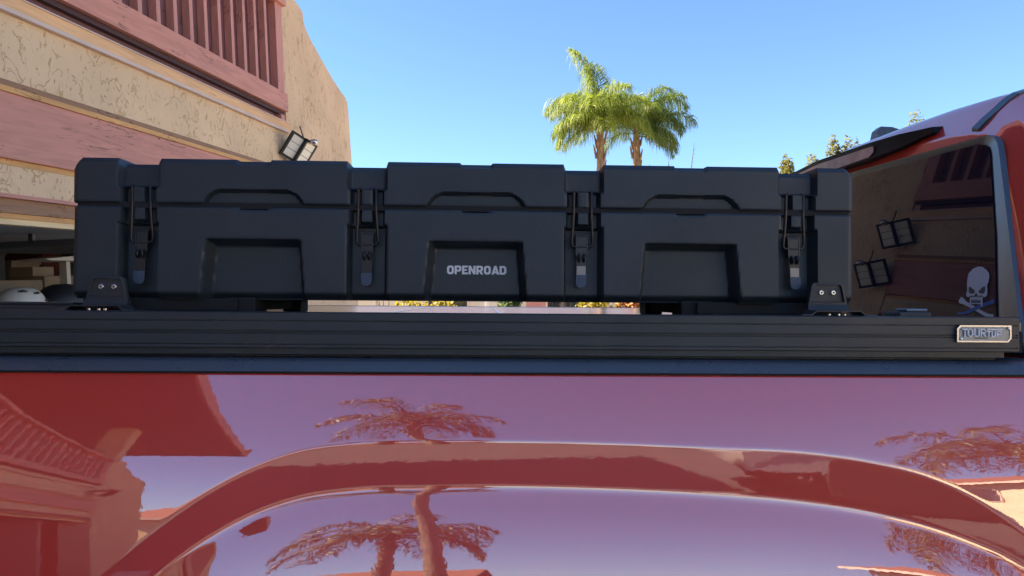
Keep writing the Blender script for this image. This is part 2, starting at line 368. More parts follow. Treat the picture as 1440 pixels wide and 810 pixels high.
# roof with deep red eaves
rs0, rs1 = mir(6.15), 6.15
rf = MB().prism([(-0.95, 3.42), (-0.95, 3.62), (4.0, 5.2), (8.9, 3.62), (8.9, 3.42), (4.0, 4.98)], rs0, rs1, 'x').build('roof', 'roof_tile', house)
MB().box(rs0, rs1, -0.99, -0.951, 3.36, 3.66).build('fascia', 'red_wood', rf)
MB().box(rs0 + .01, rs1 - .01, -0.949, 1.59, 3.36, 3.415).build('soffit', 'dark_maroon', rf)
MB().prism([(1.85, 3.4), (7.7, 3.4), (4.0, 4.9)], S1 + .02, S1 + .24, 'x').build('gable', 'stucco', rf)
MB().prism([(1.85, 3.4), (7.7, 3.4), (4.0, 4.9)], S0 - .24, S0 - .02, 'x').build('gable', 'stucco', rf)
rake = None
for sx_ in (rs0 + .06, rs1 - .06):
    for k_ in range(34):                       # barrel tiles lapping along both rakes
        y0 = -1.0 + k_ * 0.29; up = 3.66 + (y0 + .95) * 0.3192 if y0 < 4.0 else 3.66 + 1.58 - (y0 - 4.0) * 0.3224
        dn = 0.3192 if y0 < 4.0 else -0.3224
        t_ = MB().tube([(sx_, y0, up - .03), (sx_, y0 + .34, up - .03 + .34 * dn)], [.125, .085] if y0 < 4.0 else [.085, .125], 8).build('rake_tile', 'roof_tile', rf, 60)
# raised sectional doors parked under the ceiling
for bay in (-0.95 + 2.1, SC, mir(-0.95 + 2.1)):
    pass
gd = empty('garage_door', label='grey sectional garage door raised flat under the garage ceiling', cat='garage door'); gd.matrix_world = house.matrix_world.copy()
for k in range(4): MB().box(-0.65, 3.3, 0.22 + k * 0.56, 0.22 + k * 0.56 + 0.552, -0.385, -0.345, 0.006).build('door_panel', 'door_grey', gd)
for sx in (-0.72, 0.9, 3.36):
    MB().box(sx - 0.02, sx + 0.02, 0.25, 2.6, -0.470, -0.43).build('door_track', 'track_steel', gd)
    for yy in (0.6, 1.4, 2.4): MB().box(sx - 0.012, sx + 0.012, yy, yy + 0.03, -0.43, 0.10).build('track_hanger', 'track_steel', gd)

# ---- things standing in the open garage
def hw(s, y, h): return P0 + U * s + INW * y + V * h
def hobj(name, label, cat, s, y, h, group=None):
    o = empty(name, label=label, cat=cat, group=group)
    o.matrix_world = Matrix.Translation(hw(s, y, h)) @ house.matrix_world.to_3x3().to_4x4(); return o
GF = -2.30
rk = hobj('storage_shelf', 'dark steel garage shelving loaded with bins at the back', 'shelf', 1.6, 2.6, GF)
for zz in (0.5, 1.05, 1.62): MB().box(-2.2, 1.8, -0.3, 0.3, zz - 0.03, zz).build('shelf_board', 'track_steel', rk)
for xx in (-2.18, -0.6, 0.8, 1.78):
    for yy in (-0.28, 0.28): MB().box(xx - 0.02, xx + 0.02, yy - 0.02, yy + 0.02, 0, 2.2).build('post', 'track_steel', rk)
for (sx, wd, ht, m_, lb) in ((2.45, 0.42, 0.30, 'cloth_grey', 'grey bin at the open end of the garage shelf'), (2.9, 0.34, 0.22, 'carton', 'plain tan carton on the top garage shelf'), (3.22, 0.22, 0.34, 'red_plastic', 'small red plastic crate on the garage shelf')):
    o = hobj('shelf_carton' if m_ == 'carton' else 'shelf_bin', lb, 'box', sx, 2.6, GF + 1.62)
    MB().box(-wd / 2, wd / 2, -0.22, 0.22, 0, ht, 0.012).build('body', m_, o); MB().box(-wd / 2 - .01, wd / 2 + .01, -0.23, 0.23, ht - .03, ht + .006, 0.004).build('lid', m_, o)
wb = hobj('workbench', 'long pale workbench inside the open garage', 'workbench', 1.2, 1.15, GF)
MB().box(-1.8, 2.1, -0.45, 0.55, 1.38, 1.42).build('bench_top', 'carton', wb)
for xx in (-1.7, 2.0):
    for yy in (-0.38, 0.48): MB().box(xx - 0.04, xx + 0.04, yy - 0.04, yy + 0.04, 0, 1.38).build('leg', 'brown_trim', wb)
def carton(s, y, h, w, d, t, label):
    o = hobj('carton', label, 'box', s, y, h)
    MB().box(-w / 2, w / 2, -d / 2, d / 2, 0, t, 0.006).build('body', 'carton', o)
    MB().box(-w / 2 + .004, w / 2 - .004, -0.03, 0.03, t, t + 0.0015).build('tape', 'pale_trim', o)
carton(1.60, 1.47, GF + 1.42, 0.44, 0.3, 0.22, 'wide tan carton behind the white helmet in the garage')
carton(2.08, 1.48, GF + 1.42, 0.46, 0.3, 0.25, 'tan carton under the pale plank in the garage')
carton(1.93, 1.50, GF + 1.67, 0.22, 0.2, 0.075, 'small flat tan carton stacked on another in the garage')
pk = hobj('plank_stand', 'pale plank on a post above the garage cartons', 'stand', 1.86, 1.16, GF + 1.42)
MB().prism([(-0.34, 0.365), (-0.28, 0.355), (0.5, 0.355), (0.5, 0.39), (-0.06, 0.39)], -0.12, 0.12).build('plank', 'table_top', pk); MB().box(-0.02, 0.02, -0.03, 0.03, 0, 0.355).build('post', 'table_top', pk)
def helmet(name, m, s, y, h, r, label):
    o = hobj(name, label, 'helmet', s, y, h)
    b = MB(); nu, nv = 28, 12; vs_ = []
    for j in range(nv + 1):
        ph = (j / nv) * math.pi * 0.5
        for i in range(nu):
            t = 2 * math.pi * i / nu
            rad = math.cos(ph) ** 0.75
            x = r * 1.0 * rad * math.cos(t) * (1.12 if math.cos(t) < 0 else 1.0); yv = r * 0.82 * rad * math.sin(t)
            vs_.append((x, yv, 0.02 + r * 0.86 * math.sin(ph)))
    fs_ = [(j * nu + i, j * nu + (i + 1) % nu, (j + 1) * nu + (i + 1) % nu, (j + 1) * nu + i) for j in range(nv) for i in range(nu)]
    b.add(vs_, fs_); b.build('shell', m, o, 60)
    MB().tube([(r * 1.02 * math.cos(t) * (1.12 if math.cos(t) < 0 else 1), r * 0.84 * math.sin(t), 0.018) for t in np.linspace(0, 2 * math.pi, 24, endpoint=False)], 0.018, 8, closed=True).build('rim', 'helmet_black' if m == 'helmet_white' else m, o, 60)
    if m == 'helmet_white':
        for (t, el) in ((-2.2, 0.9), (-1.0, 0.35), (-2.6, 0.3), (-1.5, 0.75)):
            c_ = math.cos(el) ** 0.75
            p = Vector((r * c_ * math.cos(t) * (1.12 if math.cos(t) < 0 else 1), r * .82 * c_ * math.sin(t), .02 + r * .86 * math.sin(el)))
            q = Vector((math.cos(el) * math.cos(t), math.cos(el) * math.sin(t), math.sin(el)))
            a = Vector((-math.sin(t), math.cos(t), 0))
            MB().tube([p - a * 0.028 + q * .001, p + q * .006, p + a * 0.028 + q * .001], [0.004, 0.010, 0.004], 6).build('vent', 'helmet_black', o)
helmet('helmet', 'helmet_white', 1.12, 0.90, GF + 1.42, 0.165, 'white vented helmet on the bench in the open garage')
helmet('helmet', 'helmet_black', 1.52, 0.92, GF + 1.42, 0.185, 'black rounded helmet on the garage bench')

# ---- twin flood lamps
def floodlight(pos, label):
    o = empty('floodlight', pos, label, 'floodlight', 'flood lamps on the garage corners')
    L = Vector((-0.5, 0.0, -0.866)).normalized()
    for i, (off, tw) in enumerate(((Vector((0, 0, 0)), 0.77), (Vector((0.088, 0.10, -0.046)), 0.92))):
        S = (Vector((0.87, 0, -0.5)) * math.sqrt(1 - tw * tw) + Vector((0, 1, 0)) * tw).normalized(); Nn = S.cross(L); Nn = -Nn if Nn.y > 0 else Nn
        mtx = Matrix(((S.x, L.x, Nn.x, off.x), (S.y, L.y, Nn.y, off.y), (S.z, L.z, Nn.z, off.z), (0, 0, 0, 1)))
        hd = MB().box(-0.085, 0.085, -0.125, 0.125, -0.03, 0.0, 0.006).build('lamp_head', 'lamp_black', o); hd.matrix_local = mtx
        for k_ in range(3): MB().box(-0.064, 0.064, -0.104 + k_ * 0.070, -0.104 + k_ * 0.070 + 0.066, -0.004, 0.004, 0.002).build('lamp_tile', 'lamp_white', hd)
        for (a, b, c, d) in ((-0.085, 0.085, -0.125, -0.107), (-0.085, 0.085, 0.107, 0.125), (-0.085, -0.067, -0.107, 0.107), (0.067, 0.085, -0.107, 0.107)): MB().box(a, b, c, d, -0.001, 0.010).build('lamp_bezel', 'lamp_black', hd)
    MB().tube([(0.05, 0.10, 0.10), (0.0, 0.16, 0.04), (-0.20, 0.20, 0.0)], 0.02, 8).build('bracket', 'lamp_black', o, 60)
    MB().lathe([(0.0, -0.02), (0.03, -0.018), (0.042, 0.0), (0.036, 0.02), (0.0, 0.032)], (0.17, 0.06, 0.055), 'z', 14).build('motion_sensor', 'steel', o, 60)
    MB().tube([(0.07, 0.12, 0.08), (0.04, 0.14, 0.16), (0.0, 0.22, 0.24)], 0.006, 6).build('cable', 'lamp_black', o, 60)
    return o
floodlight(hw(3.27, -0.12, 0.515), 'double flood lamp high on stucco wall below the balcony end')
floodlight(hw(3.42, -0.12, 0.10), 'lower double flood lamp on stucco corner under the first one')
floodlight(hw(-9.55, -0.16, 0.50), 'double flood lamp at the far end of the garage front')

# ------------------------------------------------------------------ pickup truck
truck = tag(empty('pickup_truck', (0, 1.1, 0)), 'glossy red pickup truck with black bed cap and tinted rear window', 'pickup truck')
def tp(mb, name, m, parent=truck, smooth=None, fix=True):
    """build in world coordinates, then hang it under the truck"""
    if parent is truck: mb.v = [(p[0], p[1] - 1.1, p[2]) for p in mb.v]
    else: mb.v = [(p[0], p[1] - 1.1, p[2]) for p in mb.v]
    return mb.build(name, m, parent, smooth, fix)
YC = 2.17
# bed side: panel rolled outward, with a wheel-arch step
xs = np.arange(-1.35, 0.935, 0.005); zs = np.arange(1.4825, 0.60, -0.003)
def arch(X, pts):
    px = np.array([p[0] for p in pts]); pz = np.array([p[1] for p in pts])
    # smooth (pchip-like) interpolation by dense cosine blend
    d = np.gradient(pz, px); i = np.clip(np.searchsorted(px, X) - 1, 0, len(px) - 2)
    h = px[i + 1] - px[i]; t = (X - px[i]) / h
    return (2*t**3-3*t**2+1)*pz[i] + (t**3-2*t**2+t)*h*d[i] + (-2*t**3+3*t**2)*pz[i+1] + (t**3-t**2)*h*d[i+1]
def bodyP(px, py, Y=1.14):     # where a point of the body side lies
    d = fw + rr * ((px - 720) / 1040) - uu * ((py - 405) / 1040); t = Y / d.y
    return (d.x * t, 1.6 + d.z * t)
up_px = [(100, 855), (160, 805), (230, 740), (300, 688), (360, 655), (420, 634), (500, 623), (600, 620), (720, 619.5), (850, 622), (1000, 628), (1130, 634), (1220, 647), (1290, 665), (1350, 693), (1400, 728), (1450, 775), (1500, 840)]
lo_px = [(140, 880), (200, 825), (290, 755), (350, 722), (420, 698), (500, 687), (600, 684), (720, 683), (850, 686), (1000, 693), (1120, 703), (1220, 717), (1290, 733), (1350, 753), (1400, 775), (1450, 810), (1500, 860)]
upc = [bodyP(*p, 1.165) for p in up_px]; loc_ = [bodyP(*p, 1.155) for p in lo_px]
upc = [(-1.6, upc[0][1] - 0.75)] + upc + [(1.3, upc[-1][1] - 0.5)]; loc_ = [(-1.6, loc_[0][1] - 0.75)] + loc_ + [(1.3, loc_[-1][1] - 0.5)]
ZU = arch(xs, upc); ZL = np.minimum(arch(xs, loc_), ZU - 0.012)
XX, ZZ = np.meshgrid(xs, zs)
tA = np.interp(ZZ, [0.6, 1.0, 1.15, 1.24, 1.31, 1.36, 1.42, 1.486], [-4, 0.5, 3.5, 8.0, 12.5, 17.0, 21.0, 24.0])
tB = np.full_like(ZZ, 2.2)
dl = ZL[None, :] - ZZ
tC = np.interp(dl, [0, 0.012, 0.03, 0.07, 0.10, 0.14, 0.30], [8, 19.5, 20.0, 16.5, 14.3, 11.8, 0.0])
w1 = sstep((ZU[None, :] - ZZ) / 0.007 + 0.5); w2 = sstep(dl / 0.008 + 0.5)
T = tA * (1 - w1) + tB * w1; T = T * (1 - w2) + tC * w2
dz = 0.003
Yb = 1.192 - np.cumsum(np.tan(np.radians(T)) * dz, axis=0)
# ease the fender out of the flat panel on both ends of the arch
nu, nv = len(xs), len(zs)
b = MB(); b.v = [(float(XX[j, i]), float(Yb[j, i]), float(ZZ[j, i])) for j in range(nv) for i in range(nu)]
b.f = [f[::-1] for f in grid_faces(nu, nv)]
bs = tp(b, 'bed_side', 'red_paint', smooth=70, fix=False)
def side_copy(name, m, box_, parent=truck, bev=0.0, smooth=None):
    return tp(MB().box(*box_, bev), name, m, parent, smooth)
far = MB().box(-1.35, 0.93, 3.02, 3.19, 0.6, 1.486, 0.03); tp(far, 'bed_side', 'red_paint')
side_copy('bed_floor', 'rubber_black', (-1.33, 0.92, 1.25, 3.05, 0.85, 0.95))
side_copy('tailgate', 'red_paint', (-1.42, -1.352, 1.2, 3.14, 0.75, 1.47), bev=0.02)
side_copy('front_wall', 'red_paint', (0.90, 0.93, 1.25, 3.05, 0.95, 1.47))
# black cap over the bed rail (both sides)
cap = [(1.181, 1.4845), (1.1835, 1.4885), (1.192, 1.4985), (1.199, 1.5035), (1.215, 1.505), (1.30, 1.505), (1.30, 1.4845)]
tp(MB().prism(cap, -1.38, 0.945, 'x'), 'bed_cap', 'cap_plastic', smooth=50)
tp(MB().prism([(2 * YC - a, z) for a, z in cap], -1.38, 0.945, 'x'), 'bed_cap', 'cap_plastic', smooth=50)
tp(MB().box(-1.36, 0.935, 1.1855, 1.25, 1.4805, 1.4843), 'cap_gasket', 'rubber_black')
# cab shell: lofted sections
sec = [(0.99, 0.50), (1.005, 0.8), (1.0, 1.15), (0.985, 1.38), (0.955, 1.50), (0.928, 1.60), (0.898, 1.70), (0.868, 1.80), (0.838, 1.89), (0.808, 1.955), (0.778, 1.998), (0.742, 2.024), (0.70, 2.037), (0.64, 2.047), (0.50, 2.057), (0.30, 2.064), (0.10, 2.067)]
def ring(X, d, kz=1.0, lean=0.127, dzt=1.35):
    out = []
    for (h, z) in sec:
        top = np.clip((z - 1.55) / 0.45, 0, 1)
        zz = z - d * dzt * top; hh = h - d * (1 - 0.15 * top)
        zz = zz if zz < 1.3 else 1.3 + (zz - 1.3) * kz
        out.append((X + lean * max(0, zz - 1.5), hh, zz))
    L = [(x, YC - h, z) for x, h, z in out]; Rr = [(x, YC + h, z) for x, h, z in out]
    return L + Rr[::-1]
rings = [ring(0.960, 0.062), ring(0.968, 0.053), ring(0.978, 0.040), ring(0.988, 0.027), ring(1.000, 0.014), ring(1.014, 0.005), ring(1.035, 0.0), ring(1.5, 0.0, lean=0.04), ring(2.05, 0.0, 0.99, 0), ring(2.25, 0.004, 0.93, 0), ring(2.9, 0.02, 0.28, 0), ring(4.0, 0.04, 0.12, 0), ring(4.35, 0.09, 0.05, 0)]
nr = len(rings[0]); b = MB(); b.v = [p for q in rings for p in q]
for i in range(len(rings) - 1):
    for k_ in range(nr - 1): b.f.append((i * nr + k_, i * nr + k_ + 1, (i + 1) * nr + k_ + 1, (i + 1) * nr + k_))
hn = nr // 2
for i in (0, len(rings) - 1):
    for k_ in range(hn - 1): b.f.append((i * nr + k_, i * nr + k_ + 1, i * nr + nr - 2 - k_, i * nr + nr - 1 - k_))
tp(b, 'cab', 'red_paint', smooth=50)
side_copy('chassis', 'rubber_black', (-1.3, 4.2, 1.5, 2.85, 0.45, 0.75))
# rear window
def XR(z, off): return 0.960 + 0.127 * (z - 1.5) - off
def slab(outline, off0, off1):
    n = len(outline); b = MB()
    b.v = [(XR(z, off1), y, z) for y, z in outline] + [(XR(z, off0), y, z) for y, z in outline]
    b.f = [tuple(range(n)), tuple(range(2 * n - 1, n - 1, -1))] + [(i, (i + 1) % n, (i + 1) % n + n, i + n) for i in range(n)]
    return b
def symm(half): return half + [(2 * YC - y, z) for y, z in reversed(half)]
g_half = [(1.354, 1.508), (1.3633, 1.579), (1.3945, 1.734), (1.4383, 1.9017), (1.4455, 1.914), (1.4579, 1.9215), (1.4809, 1.9278), (1.965, 1.9448)]
s_half = [(1.272, 1.508), (1.3005, 1.579), (1.3513, 1.732), (1.4067, 1.8954), (1.4160, 1.9180), (1.4300, 1.9330), (1.4501, 1.9405), (1.97, 1.9602)]
glass = tp(slab(symm(g_half), -0.002, 0.006), 'rear_window', 'tint_glass')
go, so = symm(g_half), symm(s_half); n = len(go); b = MB()
b.v = [(XR(z, 0.0035), y, z) for y, z in go] + [(XR(z, 0.009), y, z) for y, z in so] + [(XR(z, -0.004), y, z) for y, z in so]
for i in range(n - 1): b.f += [(i, i + 1, n + i + 1, n + i), (n + i, n + i + 1, 2 * n + i + 1, 2 * n + i)]
# a raised lip next to the glass
lip = MB(); lip.v = [(XR(z, 0.0095), y, z) for y, z in go]
inner = [(y + (0.006 if y < YC else -0.006), z - (0.006 if z > 1.9 else 0)) for y, z in go]
lip.v += [(XR(z, 0.0095), y, z) for y, z in inner] + [(XR(z, 0.004), y, z) for y, z in inner]
tp(b, 'window_seal', 'seal_black', glass, 30)
for i in range(n - 1): lip.f += [(i, i + 1, n + i + 1, n + i), (n + i, n + i + 1, 2 * n + i + 1, 2 * n + i)]
# decal: skull over crossed bones, flat vinyl on the glass
def flat(poly, off, name, m, holes=None):
    b = MB(); b.v = [(XR(z, off), y, z) for y, z in poly]; b.f = [tuple(range(len(poly)))]
    return tp(b, name, m, glass)
bone1 = [(1.4721, 1.6143), (1.4602, 1.6094), (1.4559, 1.6054), (1.3965, 1.5841), (1.3826, 1.5806), (1.3693, 1.5801), (1.3691, 1.5756), (1.3907, 1.5754), (1.4245, 1.5868), (1.4624, 1.599), (1.475, 1.6006), (1.4788, 1.6054)]
bone2 = [(1.3746, 1.6108), (1.3705, 1.6011), (1.3893, 1.5972), (1.4472, 1.5793), (1.4766, 1.5771), (1.4761, 1.5825), (1.4552, 1.5839), (1.4013, 1.6024), (1.386, 1.6055)]
flat(bone1, 0.0066, 'decal_bone', 'decal_white'); flat(bone2, 0.0070, 'decal_bone', 'decal_blue')
jaw = [(1.4431, 1.6141), (1.4052, 1.614), (1.403, 1.5948), (1.4066, 1.5947), (1.4077, 1.5993), (1.4377, 1.5999), (1.4372, 1.5929), (1.4416, 1.5936)]
flat(jaw, 0.0074, 'decal_jaw', 'decal_white')
flat([(1.4385, 1.6075), (1.4095, 1.607), (1.4082, 1.6015), (1.4375, 1.602)], 0.0078, 'decal_mouth', 'decal_grey')
skull = [(1.4276, 1.6738), (1.4158, 1.6725), (1.4022, 1.6654), (1.3950, 1.6590), (1.3931, 1.6528), (1.3934, 1.6422), (1.3966, 1.6361), (1.3933, 1.6254), (1.3926, 1.6177), (1.3972, 1.6132), (1.4028, 1.6132), (1.4060, 1.616), (1.4431, 1.616), (1.4461, 1.613), (1.4523, 1.6142), (1.4556, 1.6198), (1.4536, 1.6261), (1.4559, 1.6349), (1.4579, 1.6485), (1.4556, 1.6612), (1.4436, 1.6703)]
flat(skull, 0.0078, 'decal_skull', 'decal_white')
for e_ in ([(1.4492, 1.634), (1.4431, 1.6336), (1.4288, 1.625), (1.4317, 1.6203), (1.4435, 1.62), (1.4492, 1.626)], [(1.4008, 1.6339), (1.3996, 1.6254), (1.4027, 1.6201), (1.4141, 1.6202), (1.4194, 1.6244), (1.4079, 1.6329)]): flat(e_, 0.0082, 'decal_eye', 'helmet_black')
flat([(1.4249, 1.6223), (1.4194, 1.6164), (1.4237, 1.614), (1.4287, 1.6164)], 0.0086, 'decal_nose', 'helmet_black')
for i in range(6):
    y = 1.4105 + i * 0.0052; flat([(y, 1.6135), (y + 0.0008, 1.6135), (y + 0.0008, 1.6078), (y, 1.6078)], 0.0080, 'decal_tooth_gap', 'decal_grey')
# brake-light housing across the roof edge
hs = MB(); hh = [(1.655, 2.004, 0.0), (1.70, 2.007, 0.006), (1.76, 2.010, 0.020), (1.90, 2.015, 0.030), (YC, 2.023, 0.034)]
hh = hh + [(2 * YC - y, z, o) for y, z, o in reversed(hh[:-1])]
nn = len(hh)
for (y, z, o) in hh: hs.v.append((XR(z, 0.0) + 0.055 - 0.02, y, z + 0.004))
for (y, z, o) in hh: hs.v.append((XR(z, 0.0) - 0.004 - o, y, z + 0.001))
for (y, z, o) in hh: hs.v.append((XR(z, 0.0) - 0.002 - o, y, z - 0.006 - o * 0.05))
for (y, z, o) in hh: hs.v.append((XR(z, 0.0) - 0.0 - o * 0.97, y, z - 0.012 - o * 0.95))
for (y, z, o) in hh: hs.v.append((XR(z, 0.0) + 0.03, y, z - 0.014 - o * 1.0))
for r_ in range(4):
    for i in range(nn - 1): hs.f.append((r_ * nn + i, r_ * nn + i + 1, (r_ + 1) * nn + i + 1, (r_ + 1) * nn + i))
hs.f += [tuple(r_ * nn for r_ in range(5)), tuple(r_ * nn + nn - 1 for r_ in range(4, -1, -1))]
hous = tp(hs, 'brake_light_housing', 'housing_black', smooth=40)
ln = MB(); o = 0.060
for (y, f0, f1) in ((1.862, 0.10, 0.55), (1.885, 0.08, 0.86), (2.155, 0.08, 0.92), (2 * YC - 2.155, 0.08, 0.92), (2 * YC - 1.885, 0.08, 0.86), (2 * YC - 1.862, 0.10, 0.55)):
    zc = np.interp(y if y < YC else 2 * YC - y, [1.76, 1.90, YC], [2.010, 2.015, 2.023]); oo = np.interp(y if y < YC else 2 * YC - y, [1.76, 1.90, YC], [0.020, 0.030, 0.034])
    a0 = Vector((XR(zc, 0) - 0.002 - oo, y, zc - 0.006 - oo * 0.05)); a1 = Vector((XR(zc, 0) - oo * 0.97, y, zc - 0.012 - oo * 0.95))
    nrm = Vector((-(a1 - a0).z, 0, (a1 - a0).x)).normalized(); nrm = -nrm if nrm.x > 0 else nrm
    for f_ in (f0, f1): ln.v.append(a0.lerp(a1, f_) + nrm * 0.003)
for i in range(5): ln.f.append((2 * i, 2 * i + 1, 2 * i + 3, 2 * i + 2))
tp(ln, 'brake_light_lens', 'lens_grey', hous)
# roof ditch moulding (near and far)
for sg in (1, -1):
    pts = [(0.9665, 0.62), (0.972, 0.632)]
    ditch = []
    for q in rings[1:9]:
        a, c = Vector(q[11]), Vector(q[12])        # between section points near the roof edge
        ditch.append((a + (c - a) * 0.9))
    dv = MB()
    for i, p in enumerate(ditch):
        t = (ditch[min(i + 1, len(ditch) - 1)] - ditch[max(0, i - 1)]).normalized()
        sd = Vector((0, 0.96, 0.28)); up = Vector((0, -0.28, 0.96))
        for w in (-0.011, 0.011): 
            q = p + sd * w + (up * 0.004 if i > 1 else up * 0.004 + Vector((-0.004, 0, 0)))
            dv.v.append((q.x, q.y if sg > 0 else 2 * YC - q.y, q.z))
        for w in (0.011, -0.011):
            q = p + sd * w - up * 0.01; dv.v.append((q.x, q.y if sg > 0 else 2 * YC - q.y, q.z))
    for i in range(len(ditch) - 1):
        for k_ in range(4): dv.f.append((i * 4 + k_, i * 4 + (k_ + 1) % 4, (i + 1) * 4 + (k_ + 1) % 4, (i + 1) * 4 + k_))
    dv.f += [(0, 1, 2, 3), tuple(4 * (len(ditch) - 1) + k_ for k_ in (3, 2, 1, 0))]
    tp(dv, 'roof_moulding', 'seal_black')
# antenna fin
fn = MB(); prof = [(1.16, 2.03, .030), (1.155, 2.06, .026), (1.162, 2.115, .016), (1.175, 2.127, .012), (1.21, 2.126, .012), (1.27, 2.105, .016), (1.34, 2.06, .022), (1.38, 2.03, .024)]
for (x, z, w) in prof: fn.v += [(x, YC - w - 0.0, z), (x, YC + w, z)]
m_ = len(prof); fn.f = [(2 * i, 2 * i + 1, (2 * i + 3) % (2 * m_), (2 * i + 2) % (2 * m_)) for i in range(m_)] + [tuple(2 * i for i in range(m_)), tuple(2 * i + 1 for i in range(m_ - 1, -1, -1))]
tp(fn, 'antenna_fin', 'cap_plastic', smooth=40)
# side windows
for sg in (1, -1):
    b = MB(); pts = [(1.28, 1.56), (2.35, 1.56), (2.02, 1.88), (1.36, 1.90)]
    def yh(z): return np.interp(z, [p[1] for p in sec], [p[0] for p in sec])
    b.v = [(x, YC - sg * (yh(z) + 0.012), z) for x, z in pts] + [(x, YC - sg * (yh(z) - 0.03), z) for x, z in pts]
    b.f = [(0, 1, 2, 3), (7, 6, 5, 4)] + [(i, (i + 1) % 4, (i + 1) % 4 + 4, i + 4) for i in range(4)]
    tp(b, 'side_window', 'tint_glass')
# wheels
def wheel(parent, x, y, r=0.40, w=0.26, sg=-1, build=tp):
    t = build(MB().lathe([(r * .62, -w / 2), (r * .93, -w / 2), (r, -w * .38), (r, w * .38), (r * .93, w / 2), (r * .62, w / 2)], (x, y, r), 'y', 32), 'wheel', 'tyre', parent, smooth=35)
    build(MB().lathe([(0.02, sg * w * .36), (r * .16, sg * w * .38), (r * .18, sg * w * .30), (r * .50, sg * w * .26), (r * .60, sg * w * .40), (r * .63, sg * w * .45), (r * .63, 0)], (x, y, r), 'y', 32), 'rim', 'rim', t, smooth=30)
    for k_ in range(8):
        a = 2 * math.pi * k_ / 8
        build(MB().tube([(x + math.cos(a) * r * .12, y + sg * w * .38, r + math.sin(a) * r * .12), (x + math.cos(a) * r * .61, y + sg * w * .42, r + math.sin(a) * r * .61)], [r * .06, r * .045], 6), 'spoke', 'rim', t)
for (x, y, sg) in ((-0.15, 1.27, -1), (-0.15, 3.07, 1), (3.4, 1.27, -1), (3.4, 3.07, 1)): wheel(truck, x, y, sg=sg)
# ---- folding bed cover
cover = tag(empty('bed_cover', (0, 1.1, 0)), 'flat black folding cover over the truck bed under the storage box', 'bed cover')
edges = [-1.36, -0.80, -0.205, 0.03, 0.36, 0.94]
for a, c in zip(edges[:-1], edges[1:]): tp(MB().box(a + 0.002, c - 0.002, 1.262, 3.10, 1.550, 1.5700, 0.003), 'cover_panel', 'deck_black', cover)
tp(MB().box(-1.36, 0.94, 1.262, 3.10, 1.515, 1.5495), 'cover_frame', 'rubber_black', cover)
for x in (-0.205, 0.03): tp(MB().box(x - 0.0025, x + 0.0025, 1.27, 3.09, 1.5655, 1.5712), 'seam_strip', 'steel', cover)
for (x0, x1) in ((-0.86, -0.715), (0.742, 0.80)):
    cl = tp(MB().box(x0, x1, 1.30, 1.36, 1.5702, 1.5845, 0.003), 'clamp', 'bracket_black', cover)
    tp(MB().box(x0 + 0.018, x1, 1.31, 1.345, 1.5847, 1.5905, 0.003), 'clamp_lever', 'badge_metal' if x0 > 0 else 'bracket_black', cl)
# ---- rack side rails
def rail(yf, sg, label, badge):
    o = tag(empty('rack_rail', (0, 1.1, 0)), label, 'rack rail')
    pr = [(0, 1.5765), (0, 1.5650), (.003, 1.5645), (.003, 1.5633), (0, 1.5628), (0, 1.5490), (.003, 1.5485), (.003, 1.5472), (0.0006, 1.5466), (0.0006, 1.5452), (.003, 1.5446), (.003, 1.5433), (0, 1.5428), (0, 1.5275), (.0025, 1.5270), (.0025, 1.5260), (0, 1.5255), (0, 1.5212), (.002, 1.5200), (.008, 1.5196), (.010, 1.5185), (.010, 1.5100), (.014, 1.5085), (.03, 1.5075), (.03, 1.5055), (.058, 1.5055), (.058, 1.5745), (.050, 1.5770), (.004, 1.5785)]
    main = [p for p in pr if p[1] > 1.5199 or p[0] > .05]
    P_ = [(yf + sg * a, z) for a, z in pr]
    tp(MB().prism([(yf + sg * a, z) for a, z in pr if z > 1.5195 or a > .05], -1.38, 0.886, 'x') if False else MB().prism([(yf + sg * a, z) for a, z in pr[:19] + [(.058, 1.5200)] + pr[26:]], -1.38, 0.886, 'x'), 'rail_extrusion', 'rail_black', o)
    tp(MB().prism([(yf + sg * a, z) for a, z in ((.009, 1.5197), (.009, 1.5100), (.014, 1.5085), (.03, 1.5075), (.03, 1.5052), (.056, 1.5052), (.056, 1.5197))], -1.38, 0.868, 'x'), 'rail_foot', 'rail_black', o)
    tp(MB().box(0.886, 0.8885, yf + sg * 0.001 if sg > 0 else yf - 0.057, yf + 0.057 if sg > 0 else yf - 0.001, 1.521, 1.576), 'end_cap', 'bracket_black', o)
    return o
rail_o = rail(1.20, 1, 'black grooved aluminium rail bolted along near bed side under the storage box', True)
rail2 = rail(2 * YC - 1.20, -1, 'black grooved aluminium rail along the far bed side', False); rail2.location.z = -0.0065
# badge
by = 1.1955
bd = [(0.7785, 1.5365), (0.7785, 1.5590), (0.7840, 1.5645), (0.8705, 1.5645), (0.8705, 1.5430), (0.8650, 1.5365)]
badge = tp(MB().prism(bd, by, 1.2005), 'badge', 'badge_metal', rail_o)
inn = [(0.7812 + (0.0), 1.5390), (0.7812, 1.5580), (0.7852, 1.5620), (0.8680, 1.5620), (0.8680, 1.5440), (0.8640, 1.5390)]
b = MB(); n = len(bd); b.v = [(x, by - 0.0012, z) for x, z in bd] + [(x, by - 0.0012, z) for x, z in inn] + [(x, by + .0001, z) for x, z in bd] + [(x, by + .0001, z) for x, z in inn]
for i in range(n):
    j = (i + 1) % n; b.f += [(i, j, n + j, n + i), (i, 2 * n + i, 2 * n + j, j), (n + i, n + j, 3 * n + j, 3 * n + i)]
tp(b, 'badge_rim', 'steel', badge)
rows = ["1111101110010001011110011111111111111",
        "0010010001010001010001000000000000000",
        "0010010001010001010001011101001011110",
        "0010010001010001011110001001001010010",
        "0010010001010001010100001001001011110",
        "0010010001010001010010001001001010000",
        "0010001110001110010001001001111010000"]
